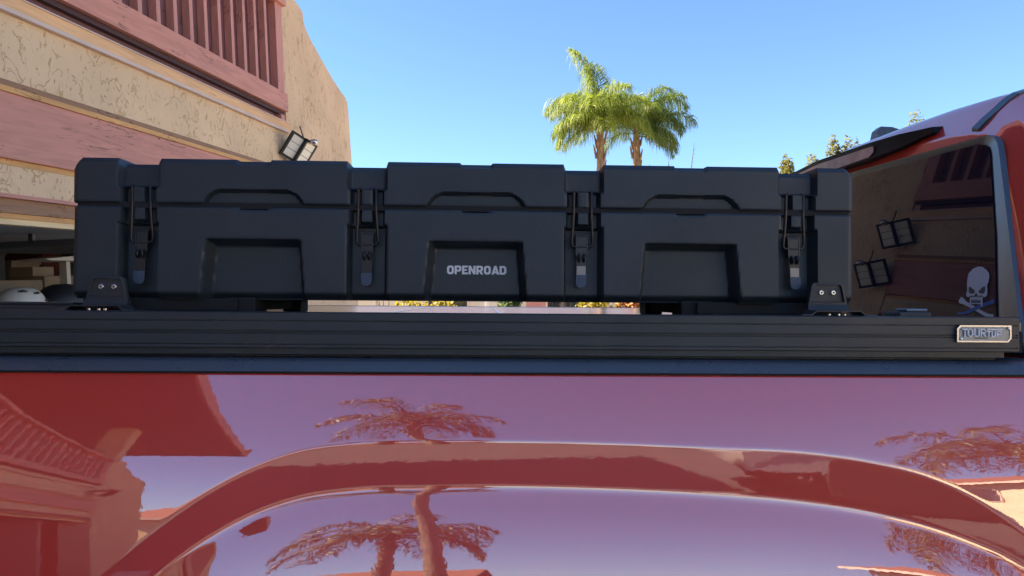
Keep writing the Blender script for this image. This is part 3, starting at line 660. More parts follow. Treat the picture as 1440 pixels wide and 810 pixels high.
def bitmap(rows, x0, z0, cw, ch, y0, y1, name, m, parent):
    b = MB()
    for r_, row in enumerate(rows):
        i = 0
        while i < len(row):
            if row[i] == '1':
                j = i
                while j < len(row) and row[j] == '1': j += 1
                b.box(x0 + i * cw, x0 + j * cw, y0, y1, z0 - (r_ + 1) * ch, z0 - r_ * ch); i = j
            else: i += 1
    return tp(b, name, m, parent)
bitmap(rows, 0.7862, 1.5588, 0.0680 / 37, 0.0132 / 7, by - 0.0026, by + 0.0001, 'badge_lettering', 'letter_light', badge)
bitmap(["1101011010110110101101"], 0.8085, 1.5440, 0.022 / 22, 0.0013, by - 0.0008, by + 0.0001, 'badge_small_print', 'letter_dark', badge)
for (x, z) in ((0.7850, 1.5420), (0.8655, 1.5598)): tp(MB().lathe([(0.0022, 0.002), (0.0022, -0.0022), (0.001, -0.0028)], (x, by, z), 'y', 12), 'badge_screw', 'steel', badge)

# ------------------------------------------------------------------ storage box
BX, BY, BZ = -0.0275, 1.27, 1.597
DEP = 0.50
boxr = tag(empty('storage_box', (BX, BY, BZ)), 'long black rotomoulded storage box with four latches mounted over truck bed', 'storage box')
COLS = (-0.561, -0.1765, 0.196, 0.572); PAN = (-0.369, 0.010, 0.383)
def rrect(u, v, u0, u1, v0, v1, r):
    cx, cy = (u0 + u1) / 2, (v0 + v1) / 2; qx = np.abs(u - cx) - (u1 - u0) / 2 + r; qy = np.abs(v - cy) - (v1 - v0) / 2 + r
    return np.hypot(np.maximum(qx, 0), np.maximum(qy, 0)) + np.minimum(np.maximum(qx, qy), 0) - r
def dent(sd, depth, slope, rnd=0.0): return depth * sstep(-sd / slope)
def front_depth(u, v, lid):
    d = np.zeros_like(u)
    for c in COLS:
        if lid:
            d = np.maximum(d, dent(rrect(u, v, c - 0.0345, c + 0.0345, 0.188, 0.40, 0.003), 0.017, 0.0060))
            d = np.maximum(d, dent(rrect(u, v, c - 0.0300, c + 0.0300, 0.0, 0.30, 0.003), 0.019, 0.0045) * (v < 0.1885))
            boss = sstep(-rrect(u, v, c - 0.0130, c + 0.0130, 0.0, 0.1935, 0.003) / 0.004)
            d = d * (1 - boss) + boss * 0.004
        else:
            d = np.maximum(d, dent(rrect(u, v, c - 0.0345, c + 0.0345, -0.2, 0.1315, 0.003), 0.027, 0.0060))
            ch = dent(rrect(u, v, c - 0.0300, c + 0.0300, 0.0, 0.4, 0.003), 0.019, 0.0045) * (v > 0.129)
            d = np.maximum(d, ch)
            boss = sstep(-rrect(u, v, c - 0.0130, c + 0.0130, 0.1318, 0.4, 0.003) / 0.004)
            d = d * (1 - boss) + boss * 0.004
    for c in PAN:
        if lid:
            # hand-hold: flat-topped arch
            hwid = np.interp(v, [0.150, 0.163, 0.172, 0.180, 0.186, 0.189], [0.0900, 0.0865, 0.0815, 0.0735, 0.062, 0.050])
            sd = np.maximum(np.abs(u - c) - hwid, v - 0.1885)
            d = np.maximum(d, dent(sd, 0.013, 0.0055))
            tn = np.maximum(np.abs(u - c) - 0.0285, 0.2285 - v); d = np.maximum(d, dent(tn, 0.0035, 0.003))
        else:
            wv = 0.0815 + (0.105 - v) * 0.085
            qx = np.abs(u - c) - wv; qy = v - 0.105
            r = 0.006; sd = np.hypot(np.maximum(qx + r, 0), np.maximum(qy + r, 0)) + np.minimum(np.maximum(qx + r, qy + r), 0) - r
            bot = 0.0 - v
            sd = np.maximum(sd, -0.010 - v)
            d = np.maximum(d, dent(sd, 0.034, 0.0125))
            nt_ = np.maximum(np.abs(u - c) - 0.024, 0.1530 - v); d = np.maximum(d, dent(nt_, 0.012, 0.003))
            nt2 = np.maximum(np.abs(u - c) - 0.028, 0.1510 - v); d = np.maximum(d, dent(nt2, 0.0015, 0.002))
    return d
def make_shell(lid):
    HU = 0.6705 if lid else 0.6695
    us = np.unique(np.concatenate([np.arange(-HU, HU, 0.0028), [HU]]))
    # top outline of the lid drops at the latch valleys and notches
    top = np.full_like(us, 0.2392)
    for c in COLS: top -= 0.0075 * sstep((0.0345 - np.abs(us - c)) / 0.004)
    for c in PAN: top -= 0.0026 * sstep((0.0285 - np.abs(us - c)) / 0.003)
    top -= np.clip(0.014 - (HU - np.abs(us)), 0, 1) * 0.9
    nrow = 36 if lid else 66
    tt = np.linspace(0, 1, nrow)
    vlo, vhi = (0.1625 * np.ones_like(us), top) if lid else (0.0 * us, 0.1572 * np.ones_like(us))
    VV = vlo[None, :] + (vhi - vlo)[None, :] * tt[:, None]; UU = np.repeat(us[None, :], nrow, 0)
    D = front_depth(UU, VV, lid)
    rlow = 0.0030 if lid else 0.014; rtop = 0.0085 if lid else 0.0030
    D = D + rtop * 0.75 * sstep(1 - (vhi[None, :] - VV) / rtop) ** 1.3
    D = D + rlow * 0.9 * sstep(1 - (VV - vlo[None, :]) / rlow) ** 1.4
    D = D + 0.006 * sstep(1 - (HU - np.abs(UU)) / 0.007)
    if not lid: D = D + (0.1572 - VV) * -0.01 + 0.0015
    nu = len(us); b = MB()
    b.v = [(float(UU[j, i]), float(D[j, i]), float(VV[j, i])) for j in range(nrow) for i in range(nu)]
    b.f = grid_faces(nu, nrow)
    loop = [i for i in range(nu)] + [j * nu + nu - 1 for j in range(1, nrow)] + [(nrow - 1) * nu + i for i in range(nu - 2, -1, -1)] + [j * nu for j in range(nrow - 2, 0, -1)]
    # side, top and bottom skins, slightly crowned, then the back
    base = len(b.v); L = len(loop)
    b.v += [(b.v[k_][0], DEP - 0.02, b.v[k_][2]) for k_ in loop]
    b.f += [(loop[i], base + i, base + (i + 1) % L, loop[(i + 1) % L]) for i in range(L)]
    b2 = len(b.v); b.v += [(b.v[base + i][0] * 0.99, DEP, (b.v[base + i][2] - 0.12) * 0.94 + 0.12) for i in range(L)]
    b.f += [(base + i, b2 + i, b2 + (i + 1) % L, base + (i + 1) % L) for i in range(L)]
    b.f.append(tuple(b2 + i for i in range(L)))
    return b.build('lid' if lid else 'box_body', 'box_plastic', boxr, 42)
body = make_shell(False); lid = make_shell(True)
MB().box(-0.664, 0.664, 0.0055, DEP - 0.004, 0.155, 0.165).build('lid_gasket', 'rubber_black', boxr)
# printed name on the middle recess
def chrect(x0, x1, z0, z1, c):           # rectangle with cut corners: c = (bl, br, tr, tl)
    return [(x0 + c[0], z0), (x1 - c[1], z0), (x1, z0 + c[1]), (x1, z1 - c[2]), (x1 - c[2], z1), (x0 + c[3], z1), (x0, z1 - c[3]), (x0, z0 + c[0])]
e_ = .02
LET = {'O': [chrect(0, 5, 0, 7, (1.3,) * 4), chrect(1.6, 3.4, 1.6, 5.4, (.5,) * 4)],
       'P': [[(0, 0), (1.6, 0), (1.6, 2.2), (3.8, 2.2), (4.9, 3.3), (4.9, 5.9), (3.8, 7), (0, 7)], chrect(1.6, 3.3, 3.6, 5.5, (e_, .4, .4, e_))],
       'E': [[(0, 0), (4.3, 0), (4.3, 1.5), (1.6, 1.5), (1.6, 2.8), (3.3, 2.8), (3.9, 4.2), (1.6, 4.2), (1.6, 5.5), (3.9, 5.5), (4.5, 7), (0, 7)]],
       'N': [[(0, 0), (1.6, 0), (1.6, 3.8), (3.5, 0), (5.1, 0), (5.1, 7), (3.5, 7), (3.5, 3.2), (1.6, 7), (0, 7)]],
       'R': [[(0, 0), (1.6, 0), (1.6, 2.2), (2.0, 2.2), (3.4, 0), (5.2, 0), (3.8, 2.3), (4.9, 3.3), (4.9, 5.9), (3.8, 7), (0, 7)], chrect(1.6, 3.3, 3.6, 5.5, (e_, .4, .4, e_))],
       'A': [[(0, 0), (1.7, 0), (2.1, 1.1), (3.6, 1.1), (4.0, 0), (5.7, 0), (3.7, 7), (2.0, 7)], [(2.45, 2.5), (3.25, 2.5), (2.85, 4.3)]],
       'D': [[(0, 0), (3.6, 0), (5, 1.4), (5, 5.6), (3.6, 7), (0, 7)], chrect(1.6, 3.4, 1.5, 5.5, (e_, .6, .6, e_))]}
WID = {'O': 5, 'P': 4.9, 'E': 4.3, 'N': 5.1, 'R': 5.1, 'A': 5.6, 'D': 5}
cu = bpy.data.curves.new('lettering', 'CURVE'); cu.dimensions = '2D'; cu.fill_mode = 'BOTH'; cu.extrude = 0.02
xx = 0
for ch in 'OPENROAD':
    for lp in LET[ch]:
        sp = cu.splines.new('POLY'); sp.points.add(len(lp) - 1); sp.use_cyclic_u = True
        for p_, q_ in zip(sp.points, lp): p_.co = (xx + q_[0], q_[1], 0, 1)
    xx += WID[ch] + (0.55 if ch not in 'A' else 0.35)
lw = xx - .5
to = bpy.data.objects.new('lettering', cu); COL.objects.link(to)
dg = bpy.context.evaluated_depsgraph_get(); me = bpy.data.meshes.new_from_object(to.evaluated_get(dg)); bpy.data.objects.remove(to)
lt = bpy.data.objects.new('lettering', me); COL.objects.link(lt); lt.parent = boxr; me.materials.clear(); me.materials.append(M['letter_light'])
lt.rotation_euler = (R(90), 0, 0); lt.scale = (0.1045 / lw, 0.0152 / 7, 0.02); lt.location = (0.0118 - 0.05225, 0.0342 + 0.0005, 0.0478)
# latches
def latch(u, tilt, shine):
    lv = MB(); lv.prism([(-0.0095, 0.118), (0.0095, 0.118), (0.0085, 0.080), (0.0085, 0.046), (-0.0085, 0.046), (-0.0085, 0.080)], 0.0, 0.0022)
    lv.box(-0.0105, -0.0085, -0.001, 0.010, 0.082, 0.118); lv.box(0.0085, 0.0105, -0.001, 0.010, 0.082, 0.118)
    o = lv.build('latch', 'latch_black', boxr, 30)
    MB().tube([(-0.0115, 0.003, 0.1155), (0.0115, 0.003, 0.1155)], 0.0036, 10).build('hinge_barrel', 'latch_black', o, 50)
    w, w2 = 0.0155, 0.0185
    pts = [(-w + .004, -0.0045, 0.1925), (-w, -0.0050, 0.1905), (-w, -0.003, 0.150), (-w2 + .001, -0.001, 0.118), (-w2, 0.001, 0.104), (-w2 + .0015, 0.002, 0.0985), (-w2 + .006, 0.002, 0.0965), (w2 - .006, 0.002, 0.0965), (w2 - .0015, 0.002, 0.0985), (w2, 0.001, 0.104), (w2 - .001, -0.001, 0.118), (w, -0.003, 0.150), (w, -0.0050, 0.1905), (w - .004, -0.0045, 0.1925)]
    MB().tube([(x, y + 0.000, z) for x, y, z in pts], 0.0027, 8).build('bail_wire', 'latch_black', o, 60)
    for sx_ in (-0.0042, 0.0042): MB().tube([(sx_, -0.002, 0.084), (sx_, -0.0062, 0.077), (sx_, -0.002, 0.070)], [0.0018, 0.0032, 0.0018], 8).build('catch_knuckle', 'latch_black', o, 60)
    if shine: MB().box(-0.0078, 0.0078, -0.0012, -0.0002, 0.047, 0.063).build('spring_plate', 'spring_steel', o)
    pad = MB(); pp = [(-0.0090, 0.0475), (0.0090, 0.0475), (0.0090, 0.034), (0.0080, 0.0295), (0.0045, 0.0265), (0.0, 0.0257), (-0.0045, 0.0265), (-0.0080, 0.0295), (-0.0090, 0.034)]
    pad.prism(pp, -0.0040, -0.0006)
    pd = pad.build('thumb_pad', 'pad_blue', o)
    for r_ in range(3):
        for c_ in (-0.0048, 0.0, 0.0048): pd_v = MB().box(c_ - 0.0015, c_ + 0.0015, -0.0050, -0.0039, 0.0315 + r_ * 0.0052, 0.0345 + r_ * 0.0052).build('pad_stud', 'pad_blue', o)
    o.location = (u, 0.0110, 0.0); o.rotation_euler = (0, 0, 0)
    # the lever hangs a little askew
    o.matrix_local = Matrix.Translation((u, 0.0095, 0.0))
    if tilt:
        for ch in [o]:
            me_ = o.data
            for v in me_.vertices: v.co.x += (0.118 - v.co.z) * tilt
        for ch in o.children:
            if ch.name.split('.')[0] in ('thumb_pad', 'pad_stud', 'spring_plate', 'catch_knuckle'):
                for v in ch.data.vertices: v.co.x += (0.118 - v.co.z) * tilt
    return o
latch(-0.558, -0.03, False); latch(-0.1768, 0.0, False); latch(0.1945, -0.02, True); latch(0.5675, 0.03, True)
# feet under the box
for (a, c, y0, y1) in ((-0.425, -0.372, 0.03, 0.10), (0.375, 0.432, 0.03, 0.10), (-0.425, -0.385, 0.40, 0.47), (0.392, 0.430, 0.40, 0.47)):
    MB().box(a, c, y0, y1, -0.0268, 0.004, 0.003).build('foot', 'rubber_black', boxr)
for (a, c) in ((-0.66, -0.40), (0.40, 0.66)): MB().box(a, c, 0.02, 0.48, -0.020, 0.002, 0.003).build('skid_plate', 'rubber_black', boxr)
# mounting brackets clamped on the rail
def bracket(x, label):
    o = tag(empty('mount_bracket', (x, 1.20, 1.5785)), label, 'bracket')
    b = MB()
    outer = [(-0.0345, 0.018), (-0.0285, 0.0515), (-0.0245, 0.0555), (0.0245, 0.0555), (0.0285, 0.0515), (0.0345, 0.018)]
    n = len(outer)
    def lay(poly, y): return [(x_, y, z_) for x_, z_ in poly]
    in1 = [(x_ * 0.84, (z_ - 0.036) * 0.80 + 0.0365) for x_, z_ in outer]; in2 = [(x_ * 0.80, (z_ - 0.036) * 0.75 + 0.0368) for x_, z_ in outer]
    b.v = lay(outer, 0.052) + lay([(x_ * 0.975, z_ - (0.0008 if z_ > .05 else 0)) for x_, z_ in outer], 0.046) + lay(in1, 0.0455) + lay(in2, 0.0505)
    for r_ in range(3):
        for i in range(n):
            j = (i + 1) % n; b.f.append((r_ * n + i, r_ * n + j, (r_ + 1) * n + j, (r_ + 1) * n + i))
    b.f += [tuple(3 * n + i for i in range(n)), tuple(range(n - 1, -1, -1))]
    pl = b.build('bracket_plate', 'bracket_black', o, 30)
    # lower skirt folding forward onto the rail, with the arched foot
    sk = MB(); sk.v = [(-0.0345, 0.0465, 0.0185), (0.0345, 0.0465, 0.0185), (0.0360, 0.041, 0.0088), (-0.0360, 0.041, 0.0088), (-0.0345, 0.056, 0.0185), (0.0345, 0.056, 0.0185), (0.0360, 0.056, 0.0088), (-0.0360, 0.056, 0.0088)]
    sk.f = [(0, 1, 2, 3), (7, 6, 5, 4), (0, 4, 5, 1), (3, 2, 6, 7), (0, 3, 7, 4), (1, 5, 6, 2)]
    sk.build('bracket_skirt', 'bracket_black', o)
    ft = MB(); arch_o = [(-0.062, 0.0), (-0.045, 0.0), (-0.037, 0.0066), (0.037, 0.0066), (0.045, 0.0), (0.062, 0.0), (0.062, 0.0018), (0.046, 0.0018), (0.038, 0.0082), (-0.038, 0.0082), (-0.046, 0.0018), (-0.062, 0.0018)]
    ft.prism(arch_o, 0.006, 0.050); ft.build('bracket_foot', 'bracket_black', o)
    for (sx_, zz) in ((-0.0105, 0.0385), (0.0105, 0.0385)):
        sc = MB().lathe([(0.0044, 0.003), (0.0044, -0.0012), (0.0034, -0.0020), (0.0020, -0.0020), (0.0018, -0.0006), (0.0002, -0.0006)], (sx_, 0.0490, zz), 'y', 16).build('bolt', 'steel', o, 30)
        MB().lathe([(0.0017, -0.0004), (0.0017, -0.0007)], (sx_, 0.0490, zz), 'y', 6).build('bolt_socket', 'helmet_black', sc)
    for sx_ in (-0.012, 0.004, 0.014): MB().lathe([(0.0030, 0.0), (0.0030, 0.0028), (0.0015, 0.0040)], (sx_, 0.016, 0.0), 'z', 10).build('slide_nut', 'steel', o)
    return o
bracket(-0.626, 'black mounting bracket with two screws below the latch beside the open garage')
bracket(0.586, 'black mounting bracket with two screws at the cab end of the box')

# ------------------------------------------------------------------ palms, trees, shrubs
def palm(loc, h, rt, fronds, leaf, label, lean=(0, 0), group='palm trees', seed=1, lf=1.6, density=130, shrink=0.66, lw=0.0048, bark='palm_trunk'):
    rg = random.Random(seed)
    o = tag(empty('palm_tree', loc), label, 'palm tree', group)
    n = 14; pts = [(lean[0] * (i / n) ** 2, lean[1] * (i / n) ** 2, h * i / n) for i in range(n + 1)]
    rad = [rt * (1.25 - 0.35 * i / n) * (1 + 0.04 * rg.uniform(-1, 1)) for i in range(n + 1)]
    top = Vector(pts[-1])
    b = MB().tube(pts, rad, 12)
    for i in range(9):                       # old leaf bases round the top
        a = i * 2.4; z = h - 0.15 - i * 0.11
        q = Vector((top.x + math.cos(a) * rt * .9, top.y + math.sin(a) * rt * .9, z)); b.tube([q, q + Vector((math.cos(a) * .05, math.sin(a) * .05, .22)), q + Vector((math.cos(a) * .10, math.sin(a) * .10, .42))], [rt * .35, rt * .26, rt * .10], 6)
    b.tube([top - Vector((0, 0, .1)), top + Vector((0, 0, .35)), top + Vector((0, 0, .7))], [rt * .95, rt * .7, rt * .2], 10)
    b.build('trunk', bark, o, 60)
    st = MB()
    for (az, el, L, dr) in fronds:
        L *= (shrink if el < 48 else (1 + shrink) / 2 if el < 70 else 0.94)
        az, el = R(az + rg.uniform(-6, 6)), R(el + rg.uniform(-5, 5))
        d = Vector((math.cos(az) * math.cos(el), math.sin(az) * math.cos(el), math.sin(el))); p = top + Vector((0, 0, rg.uniform(.1, .5)))
        N_ = density; step = L / N_; spine = []; 
        lf_mb = MB()
        for i in range(N_ + 1):
            spine.append(p.copy()); t = i / N_
            d = (d + Vector((0, 0, -dr * step * (0.35 + 1.5 * t)))).normalized()
            if i > N_ * 0.12:
                side = d.cross(Vector((0, 0, 1)))
                if side.length < 0.05: side = Vector((math.sin(az), -math.cos(az), 0))
                side.normalize(); upv = side.cross(d)
                ll = lf * L * 0.26 * (math.sin(math.pi * min(1, 0.16 + 0.80 * t)) ** 0.7) * rg.uniform(.6, 1.2)
                for sg in (-1, 1):
                    a = (side * sg * rg.uniform(.55, 1.0) + d * rg.uniform(.35, .8) + upv * rg.uniform(-.35, .5)).normalized()
                    q1 = p + a * ll * .45; q2 = q1 + (a * .55 + Vector((0, 0, -rg.uniform(.5, 1.1)))).normalized() * ll * .35; q3 = q2 + (a * .2 + Vector((0, 0, -1))).normalized() * ll * .32
                    wv = a.cross(Vector((rg.uniform(-1, 1), rg.uniform(-1, 1), .6))).normalized() * (lw * L)
                    lf_mb.add([p - wv * .6, p + wv * .6, q1 + wv, q1 - wv, q2 + wv * .8, q2 - wv * .8, q3], [(0, 1, 2, 3), (3, 2, 4, 5), (5, 4, 6)])
            p = p + d * step
        st2 = MB().tube(spine, [0.030 * (1 - .85 * i / N_) * L / 2.6 for i in range(N_ + 1)], 5)
        fr = lf_mb.build('frond', leaf, o, fix=False); st2.build('rachis', leaf, fr, 60)
    return o
palm((3.50, 22, 0), 6.45, 0.125, [(165, 80, 2.75, .70), (182, 45, 2.6, .95), (205, 25, 2.4, 1.0), (170, 15, 2.3, 1.2), (140, 55, 2.4, .9), (90, 60, 2.3, .9), (-70, 55, 2.3, .95), (-95, 30, 2.4, 1.1), (5, 58, 2.3, .9), (-15, 28, 2.4, 1.0), (-130, 38, 2.5, 1.0), (120, 20, 2.2, 1.1), (40, 25, 2.1, 1.1), (190, 0, 2.2, 1.1), (220, 55, 2.2, 1.0), (178, 46, 2.7, 1.35), (190, 20, 2.7, 1.5), (168, 60, 2.6, 1.15), (-20, 46, 2.9, 1.35), (100, 80, 2.3, .8), (150, 66, 2.4, .95), (60, 62, 2.3, 1.0), (-40, 62, 2.4, 1.0), (-110, 55, 2.5, 1.05)], 'palm_leaf', 'bright yellow green palm with ragged pale trunk behind the storage box', (-0.10, 0), seed=3)
palm((5.20, 25, 0), 7.05, 0.14, [(8, 52, 2.9, .70), (-8, 38, 2.8, .85), (-20, 62, 2.7, .8), (20, 18, 2.5, 1.1), (60, 60, 2.5, .9), (110, 62, 2.6, .9), (165, 60, 2.6, .9), (180, 35, 2.5, 1.0), (-80, 45, 2.5, 1.0), (-130, 60, 2.4, .9), (-60, 10, 2.4, 1.1), (150, 10, 2.3, 1.2), (-12, 46, 2.9, 1.3), (4, 60, 2.9, .9), (-30, 20, 2.7, 1.4), (150, 72, 2.5, .8), (-140, 52, 2.6, .9), (35, 62, 2.6, .85), (-50, 66, 2.4, .9), (195, 52, 2.5, 1.0), (-35, 20, 2.5, 1.0), (0, 5, 2.3, 1.1)], 'palm_leaf_dark', 'darker green palm leaning behind the bright one', (-0.10, 0), seed=9)
def bush(name, loc, rx, ry, rz, n, size, leaf, label, cat, group=None, stem=True, lobes=7, seed=0, trunk_h=0.0, spike=False):
    rg = random.Random(seed); o = tag(empty(name, loc), label, cat, group)
    b = MB()
    cs = [(rg.uniform(-.55, .55) * rx, rg.uniform(-.55, .55) * ry, trunk_h + rz * rg.uniform(.35, 1.45), rg.uniform(.35, .6)) for _ in range(lobes)]
    for _ in range(n):
        c = rg.choice(cs); v = Vector((rg.gauss(0, 1), rg.gauss(0, 1), rg.gauss(0, 1))).normalized() * rg.uniform(.35, 1.0) ** .5
        p = Vector((c[0] + v.x * rx * c[3], c[1] + v.y * ry * c[3], max(.03, c[2] + v.z * rz * c[3])))
        a = Vector((rg.gauss(0, 1), rg.gauss(0, 1), rg.gauss(0, 1))).normalized(); e = a.orthogonal().normalized(); s_ = size * rg.uniform(.6, 1.3)
        b.add([p - a * s_, p + e * s_ * .45, p + a * s_, p - e * s_ * .45], [(0, 1, 2, 3)])
    b.build('crown' if cat == 'tree' else 'foliage', leaf, o, fix=False)
    t = MB().tube([(0, 0, -.05), (0.03, 0, trunk_h + rz * .5), (0, 0.02, trunk_h + rz * 1.2)], [.05 + .02 * rz, .04 + .012 * rz, .012], 7)
    for c in cs: t.tube([(0.02, 0, trunk_h + rz * .25), (c[0] * .5, c[1] * .5, (trunk_h + rz * .3 + c[2]) / 2), (c[0], c[1], c[2])], [.025 + .008 * rz, .02, .008], 5)
    t.build('trunk' if cat == 'tree' else 'stem', 'bark', o, 60); return o
TL = ['slim olive tree peeking over the box lid corner', 'second slim olive tree from the box lid corner', 'broad olive tree tip above the brake light housing', 'narrow olive tree tip beside the broad one above the brake light', 'olive tree tip above the roof by the antenna fin']
for (x, z, w, sd) in ((11.75, 8.0, .50, 1), (12.50, 8.25, .42, 2), (13.42, 8.6, .55, 3), (14.1, 8.6, .4, 4), (16.7, 9.5, .6, 5)):
    bush('slim_tree', (x, 28, 0), w, w, 2.0, 3400, .085, 'leaf_olive', TL[sd - 1], 'tree', 'slim trees beyond the cab', lobes=11, seed=sd, trunk_h=z - 4.3)
for i, (px, hgt) in enumerate(((5.62, 5.95), (5.0, 5.55), (3.05, 5.45), (4.6, 5.5))):
    o = tag(empty('bare_sapling', (px, 20 + i * .3, 0)), ('tallest bare twig stem right of the two palms', 'bare twig stem beside the tallest sapling', 'short bare twig stem left of the bright palm trunk', 'bare twig stem between the two palm trunks')[i], 'sapling', 'bare saplings behind the box')
    rg = random.Random(40 + i); b = MB().tube([(-.25, 0, 0), (-.1, 0, hgt * .5), (-.08, 0, hgt * .8), (0.06, 0, hgt)], [.03, .022, .016, .006], 5)
    for k_ in range(6):
        z = hgt * (.86 + .02 * k_); b.tube([(-.06 + k_ * .018, 0, z), (.01 + k_ * .018, .02, z + .10)], [.010, .004], 4)
    b.build('twigs', 'bark', o)

# ------------------------------------------------------------------ neighbouring houses, walls, car (far side and behind the camera)
def home(name, loc, rz, w, d, h, label, wall='stucco_cream', rise=1.5, eave=0.5, wins=(), doors=(), group=None):
    """front faces local -y"""
    o = tag(empty(name, loc, rz=rz), label, 'house', group)
    MB().box(-w / 2, w / 2, 0, d, -0.5, h).build('wall', wall, o)
    rf_ = MB().prism([(-eave, h - .02), (-eave, h + .14), (d / 2, h + rise + .14), (d + eave, h + .14), (d + eave, h - .02), (d / 2, h + rise - .02)], -w / 2 - eave, w / 2 + eave, 'x').build('roof', 'roof_tile', o)
    MB().box(-w / 2 - eave, w / 2 + eave, -eave - .03, -eave - .001, h - .05, h + .16).build('fascia', 'white_trim', rf_)
    for sx_ in (-w / 2 + .02, w / 2 - .22): MB().prism([(.02, h), (d - .02, h), (d / 2, h + rise - .04)], sx_, sx_ + .2, 'x').build('gable', wall, rf_)
    for (x, z, ww, wh) in wins:
        f_ = MB().box(x - ww / 2, x + ww / 2, -.06, -.001, z, z + wh).build('window', 'white_trim', o)
        MB().box(x - ww / 2 + .07, x + ww / 2 - .07, -.075, -.0605, z + .07, z + wh - .07).build('pane', 'pane', f_)
    for (x, ww, wh, m_) in doors:
        dd = MB().box(x - ww / 2, x + ww / 2, -.05, -.001, 0, wh).build('door', m_, o)
        MB().box(x + ww / 2 - .12, x + ww / 2 - .08, -.11, -.051, .98, 1.08).build('handle', 'steel', dd)
    return o
home('neighbour_house', (3.5, 27, 0), R(0), 17, 8, 2.8, 'low tan house with pink door beyond the truck bed', 'bone_wall', 1.3, .5, ((-5, .9, 1.8, 1.2), (-.6, .9, 1.4, 1.2), (5, .9, 2.0, 1.2)), ((-1.55, 0.9, 2.05, 'pink_door'),))
bw = tag(empty('garden_wall', (-4.2, 19, 0)), 'low sunlit block wall beyond the truck bed', 'wall')
for r_ in range(8):
    for c_ in range(8):
        x0 = -2.6 + c_ * .62 + (0.31 if r_ % 2 else 0); MB().box(x0 + .004, x0 + .612, -.1, .1, r_ * .203, r_ * .203 + .197, .008).build('block', 'bone_wall', bw)
MB().box(-2.65, 2.75, -.13, .13, 1.622, 1.70, .01).build('wall_coping', 'bone_wall', bw)
for (x, y, rx, rz_, lf_, nm, lb) in ((-1.15, 15, .75, .62, 'leaf_yellow', 'shrub', 'yellow flowering shrub next to the low block wall'), (0.65, 20, .35, .8, 'leaf_green', 'shrub', 'small dark green shrub between the yellow shrubs'), (2.6, 18, .8, .62, 'leaf_yellow', 'shrub', 'broad yellow shrub right of the pink house door'), (3.4, 17.5, .3, .9, 'leaf_orange', 'shrub', 'orange flowering shrub among the yellow and green ones'), (4.4, 19, .9, .75, 'leaf_green', 'shrub', 'mid green shrub before the tan house'), (5.4, 17, .5, .8, 'leaf_yellow', 'shrub', 'small yellow shrub between the green and olive shrubs'), (6.6, 19, .6, .9, 'leaf_olive', 'shrub', 'olive shrub nearest the cab side of the house')):
    bush(nm, (x, y, 0), rx, rx, rz_, 900, .07, lf_, lb, 'shrub', seed=int(x * 10) + 50, lobes=6, trunk_h=.85)
for i, (x, y) in enumerate(((0.05, 23.5), (0.55, 23.5))):
    o = tag(empty('porch_post', (x, y, 0)), ('white porch post by the pink house door', 'second white porch post, on the shrub side of the pink door')[i], 'post')
    MB().box(-.06, .06, -.06, .06, .12, 2.45, .01).build('shaft', 'post_white', o); MB().box(-.10, .10, -.10, .10, 0, .12, .01).build('base', 'post_white', o); MB().box(-.10, .10, -.10, .10, 2.45, 2.55, .01).build('cap', 'post_white', o)
ag = tag(empty('agave', (-1.9, 14.5, 0)), 'spiky green agave seen under the storage box', 'plant')
for i in range(22):
    a = i * 2.399; el = R(30 + (i % 5) * 13); d = Vector((math.cos(a) * math.cos(el), math.sin(a) * math.cos(el), math.sin(el))); L_ = 1.45
    MB().tube([(0, 0, .1), tuple(d * L_ * .5 + Vector((0, 0, .15))), tuple(d * L_ + Vector((0, 0, .15)))], [.06, .045, .004], 5).build('leaf', 'leaf_green', ag, 60)
# camera side
home('red_roof_house', (-7.5, -27, 0), R(188), 13, 8, 2.9, 'low tan house with red tiled roof and white fascia at the court end', 'stucco', 1.8, .6, ((-3, 1, 1.6, 1.2), (2.5, 1, 1.6, 1.2)), ((0, 1.0, 2.05, 'pink_door'),))
home('cream_house', (16.0, -14.0, 0), R(240), 17, 9, 5.4, 'sunlit two storey cream house with tiled roof across the court', 'stucco_cream', 1.7, .6, tuple((x, z, 1.6, 1.2) for x in (-6.5, -3.5, 0.4, 5) for z in (1, 3.7)), ((2.4, 1.0, 2.05, 'pink_door'),))
palm((-0.9, -14.5, 0), 10.3, 0.19, [(i * 22, 5 + (i * 37) % 65, 3.0, .8) for i in range(17)], 'palm_leaf_backlit', 'tall palm behind the photographer mirrored in the red bed side', (-0.9, 0), seed=21, density=46, shrink=1.0, lw=.006, bark='palm_trunk_backlit', lf=1.1)
palm((-2.6, -19.0, 0), 6.6, 0.22, [(i * 22, 5 + (i * 41) % 65, 4.0, .7) for i in range(18)], 'palm_leaf_backlit', 'shorter bushy palm beside the red roofed house', (0.0, 0), seed=22, density=52, shrink=1.0, lw=.006, bark='palm_trunk_backlit', lf=1.2)
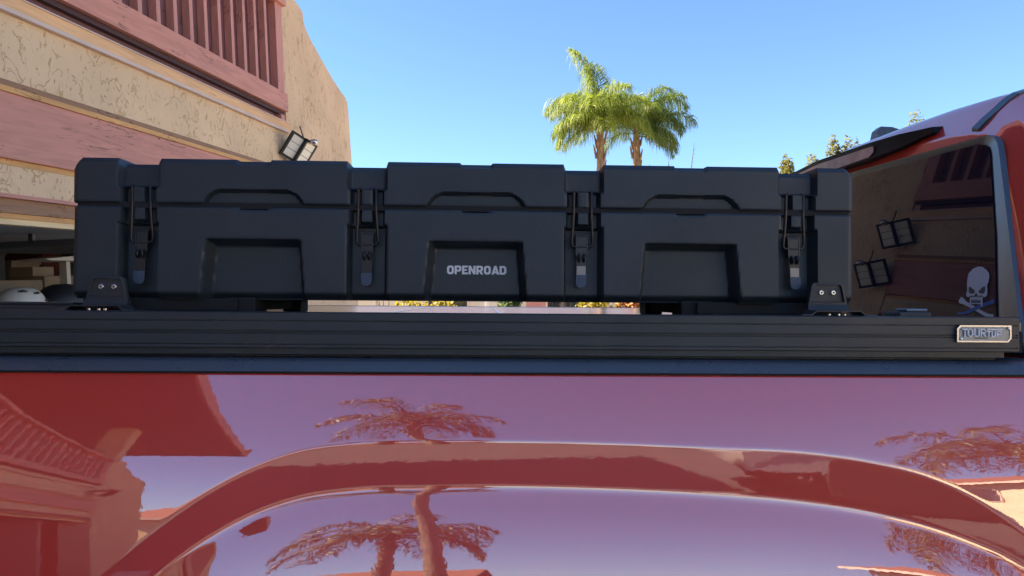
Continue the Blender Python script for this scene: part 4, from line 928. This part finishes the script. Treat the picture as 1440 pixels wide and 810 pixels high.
palm((12.2, -13.5, 0), 7.0, 0.22, [(i * 22, 5 + (i * 43) % 65, 4.0, .7) for i in range(18)], 'palm_leaf_backlit', 'palm standing in front of the sunlit cream house', (0.2, 0), seed=23, density=52, shrink=1.0, lw=.006, bark='palm_trunk_backlit', lf=1.2)
def car(loc, rz, paint, label):
    o = tag(empty('parked_car', loc, rz=rz), label, 'car')
    def cb(mb, name, m, parent, smooth=None, fix=True): return mb.build(name, m, parent, smooth, fix)
    prof = [(-2.2, .35), (-2.25, .62), (-2.1, .88), (-1.5, .95), (-0.9, 1.36), (-0.3, 1.45), (0.45, 1.42), (1.15, .98), (1.95, .84), (2.22, .62), (2.2, .35)]
    b = MB(); st_ = [(-.88, .0), (-.9, .5), (-.70, 1.0)]
    for (yy, k_) in ((-.90, 0), (-.86, 1), (.86, 1), (.90, 0)):
        for (x, z) in prof: b.v.append((x * (1 if k_ else .985), yy if z < 1.0 else yy * .78, z if not k_ else z + .015))
    n_ = len(prof)
    for r_ in range(3):
        for i in range(n_): j = (i + 1) % n_; b.f.append((r_ * n_ + i, r_ * n_ + j, (r_ + 1) * n_ + j, (r_ + 1) * n_ + i))
    b.f += [tuple(range(n_)), tuple(range(4 * n_ - 1, 3 * n_ - 1, -1))]
    bd_ = cb(b, 'body', paint, o, 40)
    for sg in (-1, 1):
        for q in ([(-.85, 1.0), (-.12, 1.02), (-.15, 1.36), (-.78, 1.30)], [(-.05, 1.02), (.95, 1.02), (.45, 1.36), (-.08, 1.37)]):
            b = MB(); b.v = [(x, sg * (.905 - (z - 1.0) * .58), z) for x, z in q] + [(x, sg * (.84 - (z - 1.0) * .58), z) for x, z in q]; b.f = [(0, 1, 2, 3), (7, 6, 5, 4)] + [(i, (i + 1) % 4, (i + 1) % 4 + 4, i + 4) for i in range(4)]
            cb(b, 'side_window', 'pane', o)
        for x in (-1.38, 1.38): wheel(o, x, sg * .80, .33, .22, sg, cb)
        MB().box(2.02, 2.235, sg * .62 - .16, sg * .62 + .16, .62, .74, .02).build('headlight', 'lamp_white', o)
    return o
car((4.78, -6.33, 0), R(0), 'car_silver', 'dark grey sedan parked across the court')
